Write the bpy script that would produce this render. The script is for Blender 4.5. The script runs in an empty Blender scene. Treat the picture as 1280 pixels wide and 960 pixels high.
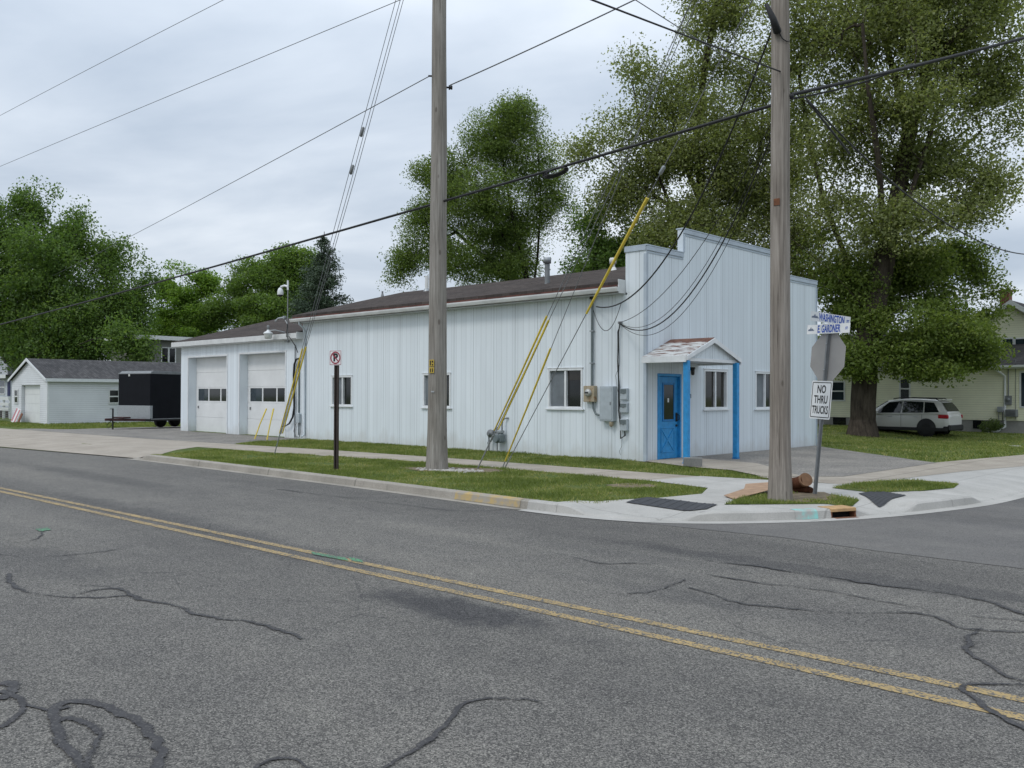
import bpy, bmesh, math, random
import numpy as np
from math import sin, cos, tan, atan, pi, radians
from mathutils import Vector, Matrix, noise as mnoise

S = bpy.context.scene
COL = S.collection

# ------------------------------------------------------------------ camera
F_PX = 1108.0; EYE = 1.6
AZ = radians(133.44); PITCH = atan(12 / 1108.0); ROLL = radians(0.2)
_fw = np.array([cos(AZ) * cos(PITCH), sin(AZ) * cos(PITCH), sin(PITCH)])
_r0 = np.array([sin(AZ), -cos(AZ), 0.0]); _u0 = np.cross(_r0, _fw)
_rt = _r0 * cos(ROLL) + _u0 * sin(ROLL); _up = -_r0 * sin(ROLL) + _u0 * cos(ROLL)
_C = np.array([0, 0, EYE])
cam_data = bpy.data.cameras.new('camera')
cam_data.sensor_width = 36; cam_data.lens = 36 * F_PX / 1280
cam_data.clip_start = 0.1; cam_data.clip_end = 3000
cam = bpy.data.objects.new('camera', cam_data); COL.objects.link(cam)
_m = Matrix.Identity(4)
for i in range(3):
    _m[i][0] = _rt[i]; _m[i][1] = _up[i]; _m[i][2] = -_fw[i]; _m[i][3] = _C[i]
cam.matrix_world = _m
S.camera = cam

# ------------------------------------------------------------------ sky, sun, exposure
SUN_EL, SUN_AZ = radians(52), radians(262)       # azimuth of the sun, counter-clockwise from +X
W = bpy.data.worlds.new('World'); S.world = W; W.use_nodes = True
nt = W.node_tree; nt.nodes.clear(); N = nt.nodes; L = nt.links
def nd(tree, kind, **kw):
    n = tree.nodes.new(kind)
    for k, v in kw.items():
        if k in n.inputs.keys() if isinstance(k, str) else False: n.inputs[k].default_value = v
        else: setattr(n, k, v)
    return n
sky = N.new('ShaderNodeTexSky'); sky.sky_type = 'NISHITA'; sky.sun_disc = False
sky.sun_elevation = SUN_EL; sky.sun_rotation = pi / 2 - SUN_AZ
tc = N.new('ShaderNodeTexCoord'); sep = N.new('ShaderNodeSeparateXYZ'); L.new(tc.outputs['Generated'], sep.inputs[0])
def wm(op, a, b=None, clamp=False):
    n = N.new('ShaderNodeMath'); n.operation = op; n.use_clamp = clamp
    for i, v in enumerate((a, b)):
        if v is None: continue
        if isinstance(v, (int, float)): n.inputs[i].default_value = v
        else: L.new(v, n.inputs[i])
    return n.outputs[0]
zz = wm('MAXIMUM', sep.outputs['Z'], 0.0)
den = wm('ADD', zz, 0.16)
cu = wm('DIVIDE', sep.outputs['X'], den); cv = wm('DIVIDE', sep.outputs['Y'], den)
# turn so that the cloud bands lie across the view, then stretch
ca_, sa_ = cos(AZ), sin(AZ)
du = wm('ADD', wm('MULTIPLY', cu, ca_), wm('MULTIPLY', cv, sa_))
dv = wm('ADD', wm('MULTIPLY', cu, -sa_), wm('MULTIPLY', cv, ca_))
comb = N.new('ShaderNodeCombineXYZ'); L.new(wm('MULTIPLY', du, 0.75), comb.inputs[0]); L.new(wm('MULTIPLY', dv, 0.5), comb.inputs[1])
n1 = N.new('ShaderNodeTexNoise'); n1.inputs['Scale'].default_value = 1.55; n1.inputs['Detail'].default_value = 7; n1.inputs['Roughness'].default_value = 0.5
n1.inputs['Distortion'].default_value = 0.35
L.new(comb.outputs[0], n1.inputs['Vector'])
cr = N.new('ShaderNodeValToRGB'); L.new(n1.outputs['Fac'], cr.inputs[0])
e = cr.color_ramp.elements
e[0].position = 0.36; e[0].color = (0.435, 0.505, 0.60, 1)
e[1].position = 0.66; e[1].color = (0.73, 0.785, 0.85, 1)
e2 = cr.color_ramp.elements.new(0.50); e2.color = (0.56, 0.625, 0.71, 1)
# an overcast sky is brighter towards the zenith
grad = wm('ADD', wm('MULTIPLY', wm('POWER', zz, 1.2), 10.0), 9.4)
sc_ = N.new('ShaderNodeVectorMath'); sc_.operation = 'SCALE'
L.new(cr.outputs[0], sc_.inputs[0]); L.new(grad, sc_.inputs['Scale'])
mix = N.new('ShaderNodeMix'); mix.data_type = 'RGBA'; mix.inputs['Factor'].default_value = 0.93
L.new(sky.outputs[0], mix.inputs['A']); L.new(sc_.outputs[0], mix.inputs['B'])
bg = N.new('ShaderNodeBackground'); bg.inputs['Strength'].default_value = 0.1
L.new(mix.outputs['Result'], bg.inputs['Color'])
wo = N.new('ShaderNodeOutputWorld'); L.new(bg.outputs[0], wo.inputs['Surface'])

sd = bpy.data.lights.new('sun', 'SUN'); sd.energy = 0.9; sd.angle = radians(14); sd.color = (1.0, 0.955, 0.9)
sun = bpy.data.objects.new('sun', sd); COL.objects.link(sun)
_s = Vector((cos(SUN_AZ) * cos(SUN_EL), sin(SUN_AZ) * cos(SUN_EL), sin(SUN_EL)))
sun.rotation_euler = _s.to_track_quat('Z', 'Y').to_euler(); sun.location = (0, 0, 60)

S.view_settings.view_transform = 'Standard'; S.view_settings.look = 'None'
S.view_settings.gamma = 1; S.view_settings.use_curve_mapping = False
S.view_settings.exposure = 0.17
S.render.engine = 'CYCLES'
S.cycles.max_bounces = 6; S.cycles.diffuse_bounces = 4; S.cycles.transparent_max_bounces = 6
S.cycles.use_denoising = True
S.cycles.caustics_reflective = False; S.cycles.caustics_refractive = False
S.render.resolution_x = 1024; S.render.resolution_y = 768

# ------------------------------------------------------------------ survey helpers: a bearing in the photo -> a point at a known plane or distance
def ray(px, py): return _fw + _rt * ((px - 640) / F_PX) + _up * ((480 - py) / F_PX)
def G(px, py, z=0.0):
    r = ray(px, py); return Vector(_C + r * ((z - EYE) / r[2]))
def YP(px, py, y):
    r = ray(px, py); return Vector(_C + r * (y / r[1]))
def XP(px, py, x):
    r = ray(px, py); return Vector(_C + r * (x / r[0]))
def D(px, py, d): return Vector(_C + ray(px, py) * d)

# ------------------------------------------------------------------ materials
MATS = {}
class NT:
    def __init__(self, name):
        self.m = bpy.data.materials.new(name); self.m.use_nodes = True
        self.t = self.m.node_tree; self.N = self.t.nodes; self.L = self.t.links
        self.b = self.N['Principled BSDF']; self.out = self.N['Material Output']
        self._tc = None
    def put(self, sock, v):
        if v is None: return
        if isinstance(v, (int, float)): sock.default_value = v
        elif isinstance(v, (tuple, list)):
            sock.default_value = tuple(v) + ((1,) if len(v) == 3 and len(sock.default_value) == 4 else ())
        else: self.L.new(v, sock)
    def coord(self, kind='Object'):
        if self._tc is None: self._tc = self.N.new('ShaderNodeTexCoord')
        return self._tc.outputs[kind]
    def pos(self):
        return self.N.new('ShaderNodeNewGeometry').outputs['Position']
    def map(self, vec, scale=(1, 1, 1), rot=(0, 0, 0), loc=(0, 0, 0)):
        n = self.N.new('ShaderNodeMapping'); self.L.new(vec, n.inputs['Vector'])
        n.inputs['Scale'].default_value = scale; n.inputs['Rotation'].default_value = rot; n.inputs['Location'].default_value = loc
        return n.outputs[0]
    def noise(self, vec, scale, detail=4, rough=0.55, dist=0.0):
        n = self.N.new('ShaderNodeTexNoise'); self.L.new(vec, n.inputs['Vector'])
        n.inputs['Scale'].default_value = scale; n.inputs['Detail'].default_value = detail
        n.inputs['Roughness'].default_value = rough; n.inputs['Distortion'].default_value = dist
        return n.outputs['Fac']
    def voro(self, vec, scale, out='Distance', feature='F1'):
        n = self.N.new('ShaderNodeTexVoronoi'); n.feature = feature; self.L.new(vec, n.inputs['Vector']); n.inputs['Scale'].default_value = scale
        return n.outputs[out]
    def math(self, op, a, b=None, clamp=False):
        n = self.N.new('ShaderNodeMath'); n.operation = op; n.use_clamp = clamp
        self.put(n.inputs[0], a); self.put(n.inputs[1], b); return n.outputs[0]
    def ss(self, v, lo, hi):
        n = self.N.new('ShaderNodeMapRange'); n.interpolation_type = 'SMOOTHSTEP'; self.put(n.inputs['Value'], v)
        n.inputs['From Min'].default_value = lo; n.inputs['From Max'].default_value = hi
        return n.outputs['Result']
    def ramp(self, v, stops):
        n = self.N.new('ShaderNodeValToRGB'); self.put(n.inputs[0], v); el = n.color_ramp.elements
        while len(el) < len(stops): el.new(0.5)
        for q, (p, c) in zip(el, stops): q.position = p; q.color = tuple(c) + (1,)
        return n.outputs[0]
    def mix(self, fac, a, b, blend='MIX'):
        n = self.N.new('ShaderNodeMix'); n.data_type = 'RGBA'; n.blend_type = blend
        self.put(n.inputs['Factor'], fac); self.put(n.inputs['A'], a); self.put(n.inputs['B'], b)
        return n.outputs['Result']
    def attr(self, name):
        n = self.N.new('ShaderNodeAttribute'); n.attribute_name = name; return n.outputs['Fac']
    def xyz(self, vec):
        n = self.N.new('ShaderNodeSeparateXYZ'); self.L.new(vec, n.inputs[0]); return n.outputs
    def bump(self, h, strength=0.3, dist=0.01):
        n = self.N.new('ShaderNodeBump'); self.put(n.inputs['Height'], h); n.inputs['Strength'].default_value = strength
        n.inputs['Distance'].default_value = dist; self.L.new(n.outputs[0], self.b.inputs['Normal'])
    def base(self, c): self.put(self.b.inputs['Base Color'], c)
    def rough(self, v): self.put(self.b.inputs['Roughness'], v)
    def done(self, key, spec=0.5):
        self.b.inputs['Specular IOR Level'].default_value = spec
        MATS[key] = self.m; return self.m

def plain(key, col, rough=0.6, var=0.12, scale=6.0, metal=0.0, spec=0.4, bump=0.0):
    n = NT(key); v = n.coord()
    f = n.noise(v, scale, 5)
    lo = tuple(c * (1 - var) for c in col); hi = tuple(min(1, c * (1 + var)) for c in col)
    n.base(n.ramp(f, [(0.3, lo), (0.7, hi)])); n.rough(rough); n.b.inputs['Metallic'].default_value = metal
    if bump: n.bump(n.noise(v, scale * 8, 4), bump, 0.01)
    return n.done(key, spec)

def road_material(key, fresh):
    n = NT(key); p = n.pos()
    if fresh:
        fine = n.voro(p, 120, 'Color'); s = n.xyz(fine)[0]
        c = n.ramp(s, [(0.0, (0.090, 0.086, 0.081)), (1.0, (0.195, 0.187, 0.176))])
    else:
        s = n.xyz(n.voro(p, 118, 'Color'))[0]; s2 = n.xyz(n.voro(p, 240, 'Color'))[1]
        s = n.math('ADD', n.math('MULTIPLY', s, 0.6), n.math('MULTIPLY', s2, 0.4))
        c = n.ramp(s, [(0.12, (0.038, 0.037, 0.035)), (0.45, (0.122, 0.116, 0.106)), (0.75, (0.238, 0.225, 0.202)), (0.95, (0.38, 0.36, 0.315))])
    big = n.noise(n.map(p, (0.35, 0.9, 1)), 0.55, 6, 0.6)
    c = n.mix(1.0, c, n.ramp(big, [(0.3, (0.80, 0.80, 0.82)), (0.55, (1, 1, 1)), (0.75, (1.12, 1.11, 1.09))]), 'MULTIPLY')
    band = n.noise(n.map(p, (0.035, 0.62, 1)), 1.0, 3, 0.5)
    c = n.mix(1.0, c, n.ramp(band, [(0.35, (0.80, 0.80, 0.81)), (0.52, (1, 1, 1)), (0.68, (1.14, 1.13, 1.11))]), 'MULTIPLY')
    mid = n.noise(p, 3.2, 5, 0.6)
    c = n.mix(1.0, c, n.ramp(mid, [(0.3, (0.90, 0.90, 0.91)), (0.7, (1.08, 1.08, 1.07))]), 'MULTIPLY')
    if not fresh:
        # oil-darkened patches, each with an outline of its own
        x = n.xyz(p); wob = n.noise(p, 1.3, 6, 0.65); wob2 = n.noise(p, 7.0, 4, 0.7)
        tot = None
        for (cx, cy, ang, rx, ry, k) in STAINS:
            dx = n.math('SUBTRACT', x[0], cx); dy = n.math('SUBTRACT', x[1], cy); ca, sa = cos(ang), sin(ang)
            u = n.math('DIVIDE', n.math('ADD', n.math('MULTIPLY', dx, ca), n.math('MULTIPLY', dy, sa)), rx)
            v = n.math('DIVIDE', n.math('SUBTRACT', n.math('MULTIPLY', dy, ca), n.math('MULTIPLY', dx, sa)), ry)
            r = n.math('SQRT', n.math('ADD', n.math('MULTIPLY', u, u), n.math('MULTIPLY', v, v)))
            r = n.math('ADD', r, n.math('MULTIPLY', n.math('SUBTRACT', wob, 0.5), 2.0))
            r = n.math('ADD', r, n.math('MULTIPLY', n.math('SUBTRACT', wob2, 0.5), 0.8))
            mk = n.math('MULTIPLY', n.math('SUBTRACT', 1.0, n.ss(r, 0.45, 1.15)), k)
            tot = mk if tot is None else n.math('MAXIMUM', tot, mk)
        c = n.mix(tot, c, n.mix(1.0, c, (0.44, 0.45, 0.50), 'MULTIPLY'))
        # fine cracks
        cd = n.voro(n.map(p, (0.8, 1.1, 1)), 0.9, 'Distance', 'DISTANCE_TO_EDGE')
        cd = n.math('ADD', cd, n.math('MULTIPLY', n.math('SUBTRACT', n.noise(p, 9, 4), 0.5), 0.06))
        gate = n.ss(n.noise(p, 0.4, 2), 0.52, 0.62)
        ck = n.math('MULTIPLY', n.math('SUBTRACT', 1.0, n.ss(n.math('ABSOLUTE', cd), 0.002, 0.009)), n.math('MULTIPLY', gate, 0.45))
        c = n.mix(ck, c, (0.03, 0.03, 0.032))
    n.base(c); n.rough(0.85)
    n.bump(s, 0.5 if not fresh else 0.25, 0.006)
    return n.done(key, 0.3)

STAINS = []
for (px, py, ang, rx, ry, k) in [(575, 762, 0.02, 1.25, 0.33, 0.95), (330, 680, 0.0, 3.2, 0.4, 0.5), (1010, 712, 0.0, 2.6, 0.3, 0.6), (1180, 735, 0.0, 1.6, 0.3, 0.55),
                                 (180, 640, 0.0, 3.5, 0.35, 0.45), (750, 690, 0.0, 2.4, 0.3, 0.3), (40, 700, 0.1, 1.6, 0.5, 0.5), (850, 745, 0.0, 1.0, 0.2, 0.35), (120, 595, 0, 5, 0.4, 0.35)]:
    g = G(px, py, -0.12); STAINS.append((g.x, g.y, ang, rx, ry, k))
road_material('asphalt_worn', False); road_material('asphalt_new', True)

def concrete(key, a, b, joint=None, grit=1.0):
    n = NT(key); p = n.pos()
    c = n.ramp(n.noise(p, 1.1, 7, 0.62), [(0.3, a), (0.7, b)])
    c = n.mix(1.0, c, n.ramp(n.xyz(n.voro(p, 110, 'Color'))[0], [(0, (1 - .16 * grit,) * 3), (1, (1 + .12 * grit,) * 3)]), 'MULTIPLY')
    c = n.mix(n.math('MULTIPLY', n.ss(n.noise(p, 3.5, 6, 0.7), 0.56, 0.72), 0.35), c, tuple(q * 0.6 for q in a))
    h = n.noise(p, 60, 4)
    if joint:
        x = n.xyz(p)[0]; m = n.math('MODULO', n.math('ADD', x, 100.3), joint)
        k = n.math('SUBTRACT', 1.0, n.ss(n.math('ABSOLUTE', n.math('SUBTRACT', m, joint / 2)), 0.006, 0.018))
        c = n.mix(n.math('MULTIPLY', k, 0.75), c, (0.10, 0.095, 0.08))
    else:
        for ax, pt in ((0, 1.52), (1, 1.47)):
            m = n.math('MODULO', n.math('ADD', n.xyz(p)[ax], 100.3 + ax * .55), pt); k = n.math('SUBTRACT', 1.0, n.ss(n.math('ABSOLUTE', n.math('SUBTRACT', m, pt / 2)), 0.004, 0.014))
            c = n.mix(n.math('MULTIPLY', k, 0.45 * (key == 'concrete_new')), c, (0.15, 0.145, 0.13))
    n.base(c); n.rough(0.9); n.bump(h, 0.25, 0.005)
    return n.done(key, 0.25)
concrete('concrete_old', (0.29, 0.255, 0.21), (0.41, 0.365, 0.305), 1.5)
concrete('concrete_apron', (0.30, 0.265, 0.22), (0.40, 0.355, 0.30), 3.1)
concrete('concrete_new', (0.365, 0.355, 0.33), (0.475, 0.46, 0.43), None, 0.6)
concrete('concrete_kerb', (0.27, 0.25, 0.215), (0.38, 0.35, 0.305), 3.05)
concrete('block_grey', (0.17, 0.17, 0.165), (0.25, 0.25, 0.24))
concrete('foundation', (0.26, 0.25, 0.235), (0.36, 0.35, 0.33))
def lot_material():
    n = NT('lot_asphalt'); p = n.pos()
    s = n.xyz(n.voro(p, 60, 'Color'))[0]
    c = n.ramp(s, [(0, (0.135, 0.127, 0.116)), (0.6, (0.222, 0.21, 0.193)), (1, (0.36, 0.34, 0.31))])
    c = n.mix(1.0, c, n.ramp(n.noise(p, 0.7, 7, 0.65), [(0.3, (0.74, 0.74, 0.75)), (0.7, (1.2, 1.18, 1.14))]), 'MULTIPLY')
    n.base(c); n.rough(0.9); n.bump(s, 0.4, 0.006); n.done('lot_asphalt', 0.25)
lot_material()
def tar():
    n = NT('tar'); p = n.pos(); s = n.xyz(n.voro(p, 100, 'Color'))[0]
    c = n.ramp(n.noise(p, 14, 5), [(0.3, (0.036, 0.035, 0.037)), (0.7, (0.064, 0.062, 0.064))])
    c = n.mix(n.math('MULTIPLY', n.ss(s, 0.72, 0.95), 0.35), c, (0.17, 0.16, 0.15))
    n.base(c); n.rough(0.75); n.bump(s, 0.35, 0.005)
    a = n.math('ADD', n.attr('tone'), n.math('MULTIPLY', n.math('SUBTRACT', n.noise(p, 24, 4, 0.7), 0.5), 0.9))
    a = n.math('ADD', a, n.math('MULTIPLY', n.math('SUBTRACT', s, 0.5), 0.25))
    n.put(n.b.inputs['Alpha'], n.ss(a, 0.36, 0.62)); n.done('tar', 0.3)
tar()
def road_paint(key, col, wear=0.5):
    n = NT(key); p = n.pos()
    s = n.xyz(n.voro(p, 78, 'Color'))[0]
    f = n.math('ADD', n.math('MULTIPLY', s, 0.55), n.math('MULTIPLY', n.noise(p, 2.5, 7, 0.7), 0.6))
    k = n.ss(f, wear - 0.12, wear + 0.12)
    n.base(n.mix(k, (0.10, 0.10, 0.10), n.ramp(n.noise(p, 5, 4), [(0.3, tuple(c * 0.8 for c in col)), (0.7, col)])))
    n.rough(0.75); n.bump(s, 0.35, 0.005); n.done(key, 0.3)
road_paint('yellow_paint', (0.42, 0.305, 0.14), 0.50)
road_paint('green_paint', (0.10, 0.33, 0.16), 0.62)
def faded(key, under, col, lo, hi):
    n = NT(key); p = n.pos(); k = n.ss(n.math('ADD', n.noise(p, 4.5, 5, 0.6), n.math('MULTIPLY', n.math('SUBTRACT', n.noise(p, 60, 3), 0.5), 0.15)), lo, hi)
    n.base(n.mix(k, n.ramp(n.noise(p, 1.1, 7, 0.62), [(0.3, tuple(q * .85 for q in under)), (0.7, under)]), col)); n.rough(0.9); n.done(key, 0.25)
faded('cyan_paint', (0.42, 0.41, 0.385), (0.27, 0.56, 0.52), 0.38, 0.60); faded('kerb_yellow', (0.34, 0.31, 0.265), (0.47, 0.335, 0.13), 0.40, 0.66)
def lawn_material():
    n = NT('lawn'); p = n.pos()
    c = n.ramp(n.noise(p, 0.9, 6, 0.6), [(0.28, (0.068, 0.102, 0.024)), (0.5, (0.098, 0.134, 0.036)), (0.74, (0.165, 0.165, 0.062))])
    c = n.mix(1.0, c, n.ramp(n.noise(p, 26, 5, 0.7), [(0.3, (0.62, 0.64, 0.6)), (0.7, (1.3, 1.28, 1.2))]), 'MULTIPLY')
    c = n.mix(n.ss(n.noise(p, 0.55, 5, 0.7, 0.5), 0.63, 0.74), c, (0.16, 0.125, 0.07))
    n.base(c); n.rough(0.95); n.bump(n.noise(p, 40, 4, 0.7), 0.8, 0.03); n.done('lawn', 0.15)
lawn_material()
def foliage(key, dark, mid, light, trans=0.52, rough=0.5, k=2.3):
    dark, mid, light = [tuple(q * f for q, f in zip(c, (k * 1.08, k, k))) for c in (dark, mid, light)]
    n = NT(key); a = n.attr('tone')
    c = n.ramp(a, [(0.05, dark), (0.5, mid), (0.95, light)])
    n.base(c); n.rough(rough); n.b.inputs['Specular IOR Level'].default_value = 0.25
    tr = n.N.new('ShaderNodeBsdfTranslucent'); n.put(tr.inputs['Color'], n.mix(1.0, c, (1.25, 1.3, 0.62), 'MULTIPLY'))
    ms = n.N.new('ShaderNodeMixShader'); ms.inputs[0].default_value = trans
    n.L.new(n.b.outputs[0], ms.inputs[1]); n.L.new(tr.outputs[0], ms.inputs[2]); n.L.new(ms.outputs[0], n.out.inputs['Surface'])
    MATS[key] = n.m
foliage('leaf_sycamore', (0.054, 0.070, 0.028), (0.092, 0.115, 0.048), (0.150, 0.170, 0.086))
foliage('leaf_sycamore_low', (0.036, 0.056, 0.015), (0.064, 0.096, 0.025), (0.110, 0.140, 0.042))
foliage('leaf_maple', (0.026, 0.050, 0.014), (0.048, 0.086, 0.024), (0.086, 0.128, 0.040))
foliage('leaf_locust', (0.032, 0.052, 0.016), (0.062, 0.096, 0.028), (0.110, 0.148, 0.050))
foliage('leaf_bright', (0.042, 0.080, 0.014), (0.070, 0.125, 0.024), (0.105, 0.165, 0.040))
foliage('leaf_back', (0.034, 0.062, 0.016), (0.060, 0.102, 0.027), (0.098, 0.145, 0.042))
foliage('needles', (0.012, 0.022, 0.013), (0.024, 0.040, 0.024), (0.046, 0.066, 0.044), 0.1)
foliage('blades', (0.046, 0.066, 0.015), (0.080, 0.108, 0.028), (0.180, 0.165, 0.075), 0.35)
foliage('leaf_shrub', (0.03, 0.05, 0.018), (0.055, 0.08, 0.03), (0.09, 0.12, 0.05))

def bark(key, a, b, scale=7):
    n = NT(key); v = n.map(n.coord(), (1, 1, 0.22))
    f = n.noise(v, scale, 6, 0.65, 0.4)
    n.base(n.ramp(f, [(0.32, a), (0.68, b)])); n.rough(0.95); n.bump(f, 0.8, 0.04); n.done(key, 0.15)
bark('bark_brown', (0.030, 0.024, 0.019), (0.095, 0.078, 0.062))
bark('bark_dark', (0.022, 0.019, 0.016), (0.060, 0.052, 0.044))
bark('bark_pale', (0.055, 0.050, 0.040), (0.150, 0.135, 0.110))
bark('log_bark', (0.045, 0.018, 0.010), (0.12, 0.05, 0.028), 12)
def pole_wood(key, a, b):
    n = NT(key); v = n.map(n.coord(), (1, 1, 0.035))
    f = n.noise(v, 26, 7, 0.68, 0.3); g = n.noise(n.map(n.coord(), (1, 1, 0.3)), 3.0, 4)
    c = n.ramp(f, [(0.28, tuple(q * 0.6 for q in a)), (0.45, a), (0.7, b)])
    c = n.mix(1.0, c, n.ramp(g, [(0.3, (0.82, 0.80, 0.77)), (0.7, (1.1, 1.1, 1.1))]), 'MULTIPLY')
    ck = n.ss(n.noise(n.map(n.coord(), (1, 1, 0.018)), 38, 3, 0.5), 0.66, 0.70)
    c = n.mix(n.math('MULTIPLY', ck, 0.7), c, (0.04, 0.033, 0.026))
    # small knots
    kd = n.voro(n.map(n.coord(), (3.2, 3.2, 1.3)), 1.0); kk = n.math('SUBTRACT', 1.0, n.ss(kd, 0.06, 0.10))
    c = n.mix(n.math('MULTIPLY', kk, 0.55), c, (0.06, 0.045, 0.033))
    n.base(c); n.rough(0.9); n.bump(f, 0.55, 0.012); n.done(key, 0.2)
pole_wood('pole_grey', (0.25, 0.232, 0.21), (0.385, 0.362, 0.333)); pole_wood('pole_brown', (0.235, 0.208, 0.182), (0.385, 0.348, 0.31))

def siding_vertical(key, axis, col=(0.75, 0.805, 0.84), pitch=0.2032, org=0.0):
    """painted ribbed sheet siding: a groove every 8 inches, one in four deeper; rust and splash dirt near the foot"""
    n = NT(key); p = n.pos(); x = n.xyz(p); u = x[axis]
    jit = n.math('MULTIPLY', n.math('SUBTRACT', n.noise(n.map(p, (1, 1, 0.02)), 0.35, 2), 0.5), 0.05)
    u = n.math('ADD', n.math('ADD', u, 200 + org), jit)
    m = n.math('PINGPONG', n.math('ADD', u, 0.0), pitch / 2)
    g = n.math('SUBTRACT', 1.0, n.ss(m, 0.004, 0.014))
    m2 = n.math('PINGPONG', n.math('ADD', u, 0.1), pitch * 2)
    g2 = n.math('SUBTRACT', 1.0, n.ss(m2, 0.006, 0.016))
    c = n.ramp(n.noise(n.map(p, (1.0, 1.0, 0.25)), 1.6, 6, 0.6), [(0.3, tuple(q * 0.95 for q in col)), (0.7, tuple(q * 1.03 for q in col))])
    # each sheet weathers a little differently
    sh = n.N.new('ShaderNodeTexWhiteNoise'); sh.noise_dimensions = '1D'; n.put(sh.inputs['W'], n.math('FLOOR', n.math('DIVIDE', u, pitch)))
    c = n.mix(1.0, c, n.ramp(sh.outputs['Value'], [(0, (0.955, 0.955, 0.955)), (1, (1.03, 1.03, 1.03))]), 'MULTIPLY')
    c = n.mix(n.math('MULTIPLY', g, 0.30), c, tuple(q * 0.45 for q in col))
    c = n.mix(n.math('MULTIPLY', g2, 0.45), c, tuple(q * 0.32 for q in col))
    foot = n.math('SUBTRACT', 1.0, n.ss(n.math('ADD', x[2], n.math('MULTIPLY', n.math('SUBTRACT', n.noise(n.map(p, (1, 1, .3)), 2.3, 5, .7), 0.5), 1.3)), 0.0, 0.42))
    c = n.mix(n.math('MULTIPLY', foot, 0.26), c, (0.36, 0.31, 0.24))
    streak = n.ss(n.noise(n.map(p, (9, 9, 0.35)), 1.0, 4, 0.6), 0.64, 0.80)
    c = n.mix(n.math('MULTIPLY', streak, 0.10), c, (0.42, 0.39, 0.33))
    n.base(c); n.rough(0.5)
    h = n.math('SUBTRACT', 1.0, n.math('MAXIMUM', n.math('MULTIPLY', g, 0.6), g2))
    n.bump(n.math('ADD', h, n.math('MULTIPLY', n.noise(p, 1.2, 3), 0.5)), 0.35, 0.02)
    return n.done(key, 0.35)
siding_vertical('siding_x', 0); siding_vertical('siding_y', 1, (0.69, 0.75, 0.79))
def siding_lap(key, col, pitch=0.11, dirt=0.15):
    n = NT(key); p = n.pos(); z = n.xyz(p)[2]
    m = n.math('DIVIDE', n.math('MODULO', n.math('ADD', z, 50), pitch), pitch)
    edge = n.math('SUBTRACT', 1.0, n.ss(m, 0.05, 0.16))
    c = n.ramp(n.noise(p, 0.8, 5), [(0.3, tuple(q * (1 - dirt) for q in col)), (0.7, col)])
    c = n.mix(n.math('MULTIPLY', edge, 0.55), c, tuple(q * 0.45 for q in col))
    n.base(c); n.rough(0.55); n.bump(n.math('SUBTRACT', 1.0, m), 0.9, 0.012); return n.done(key, 0.35)
siding_lap('lap_white', (0.74, 0.76, 0.78)); siding_lap('lap_cream', (0.83, 0.82, 0.61)); siding_lap('lap_grey', (0.24, 0.24, 0.22)); siding_lap('lap_blue', (0.62, 0.66, 0.70))
def shingles(key, a, b):
    n = NT(key); p = n.pos(); v = n.map(p, (1, 1, 1))
    br = n.N.new('ShaderNodeTexBrick'); n.L.new(n.map(p, (1.0, 1.0, 1.0)), br.inputs['Vector'])
    br.inputs['Scale'].default_value = 1.0; br.inputs['Brick Width'].default_value = 0.30; br.inputs['Row Height'].default_value = 0.14; br.inputs['Mortar Size'].default_value = 0.006
    br.inputs['Color1'].default_value = tuple(q * 0.86 for q in a) + (1,); br.inputs['Color2'].default_value = tuple(b) + (1,); br.inputs['Mortar'].default_value = tuple(q * 0.45 for q in a) + (1,)
    c = n.mix(1.0, br.outputs['Color'], n.ramp(n.noise(p, 0.8, 7, 0.65), [(0.3, (0.72, 0.72, 0.73)), (0.7, (1.22, 1.18, 1.15))]), 'MULTIPLY')
    c = n.mix(1.0, c, n.ramp(n.noise(p, 34, 4, .7), [(0.3, (0.8, 0.8, 0.8)), (0.7, (1.2, 1.2, 1.2))]), 'MULTIPLY')
    n.base(c); n.rough(0.95); n.bump(br.outputs['Fac'], 0.5, 0.01); n.done(key, 0.15)
shingles('roof_brown', (0.064, 0.053, 0.048), (0.082, 0.069, 0.063)); shingles('roof_grey', (0.075, 0.075, 0.078), (0.10, 0.10, 0.103)); shingles('roof_dark', (0.060, 0.058, 0.058), (0.078, 0.075, 0.074))
def rusty_metal():
    n = NT('rusty_sheet'); p = n.pos()
    y = n.xyz(p)[1]; ridge = n.math('SUBTRACT', 1.0, n.ss(n.math('ABSOLUTE', n.math('SUBTRACT', y, 18.44)), 0.03, 0.34))
    r = n.ss(n.math('ADD', n.noise(n.map(p, (1.0, 6.5, 1)), 2.2, 6, 0.65, 0.4), n.math('MULTIPLY', ridge, 0.22)), 0.50, 0.57)
    c = n.mix(r, (0.50, 0.51, 0.50), n.ramp(n.noise(p, 9, 5), [(0.3, (0.085, 0.035, 0.024)), (0.7, (0.19, 0.095, 0.065))]))
    n.base(c); n.rough(0.7); n.done('rusty_sheet', 0.3)
rusty_metal()
def rusty_paint(key, col, amount):
    n = NT(key); p = n.pos()
    r = n.ss(n.noise(p, 5.5, 6, 0.7), amount, amount + 0.1)
    n.base(n.mix(r, n.ramp(n.noise(p, 7, 4), [(0.3, tuple(q * .85 for q in col)), (0.7, col)]), (0.26, 0.13, 0.05))); n.rough(0.6); n.done(key, 0.35)
rusty_paint('meter_rust', (0.42, 0.355, 0.25), 0.56); rusty_paint('box_grey', (0.45, 0.50, 0.53), 0.74)
def glass(key, col, rough=0.06, spec=0.5):
    n = NT(key); n.base(n.ramp(n.noise(n.coord(), 1.7, 4), [(0.35, tuple(q * .6 for q in col)), (0.7, col)])); n.rough(rough); n.done(key, spec)
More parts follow.
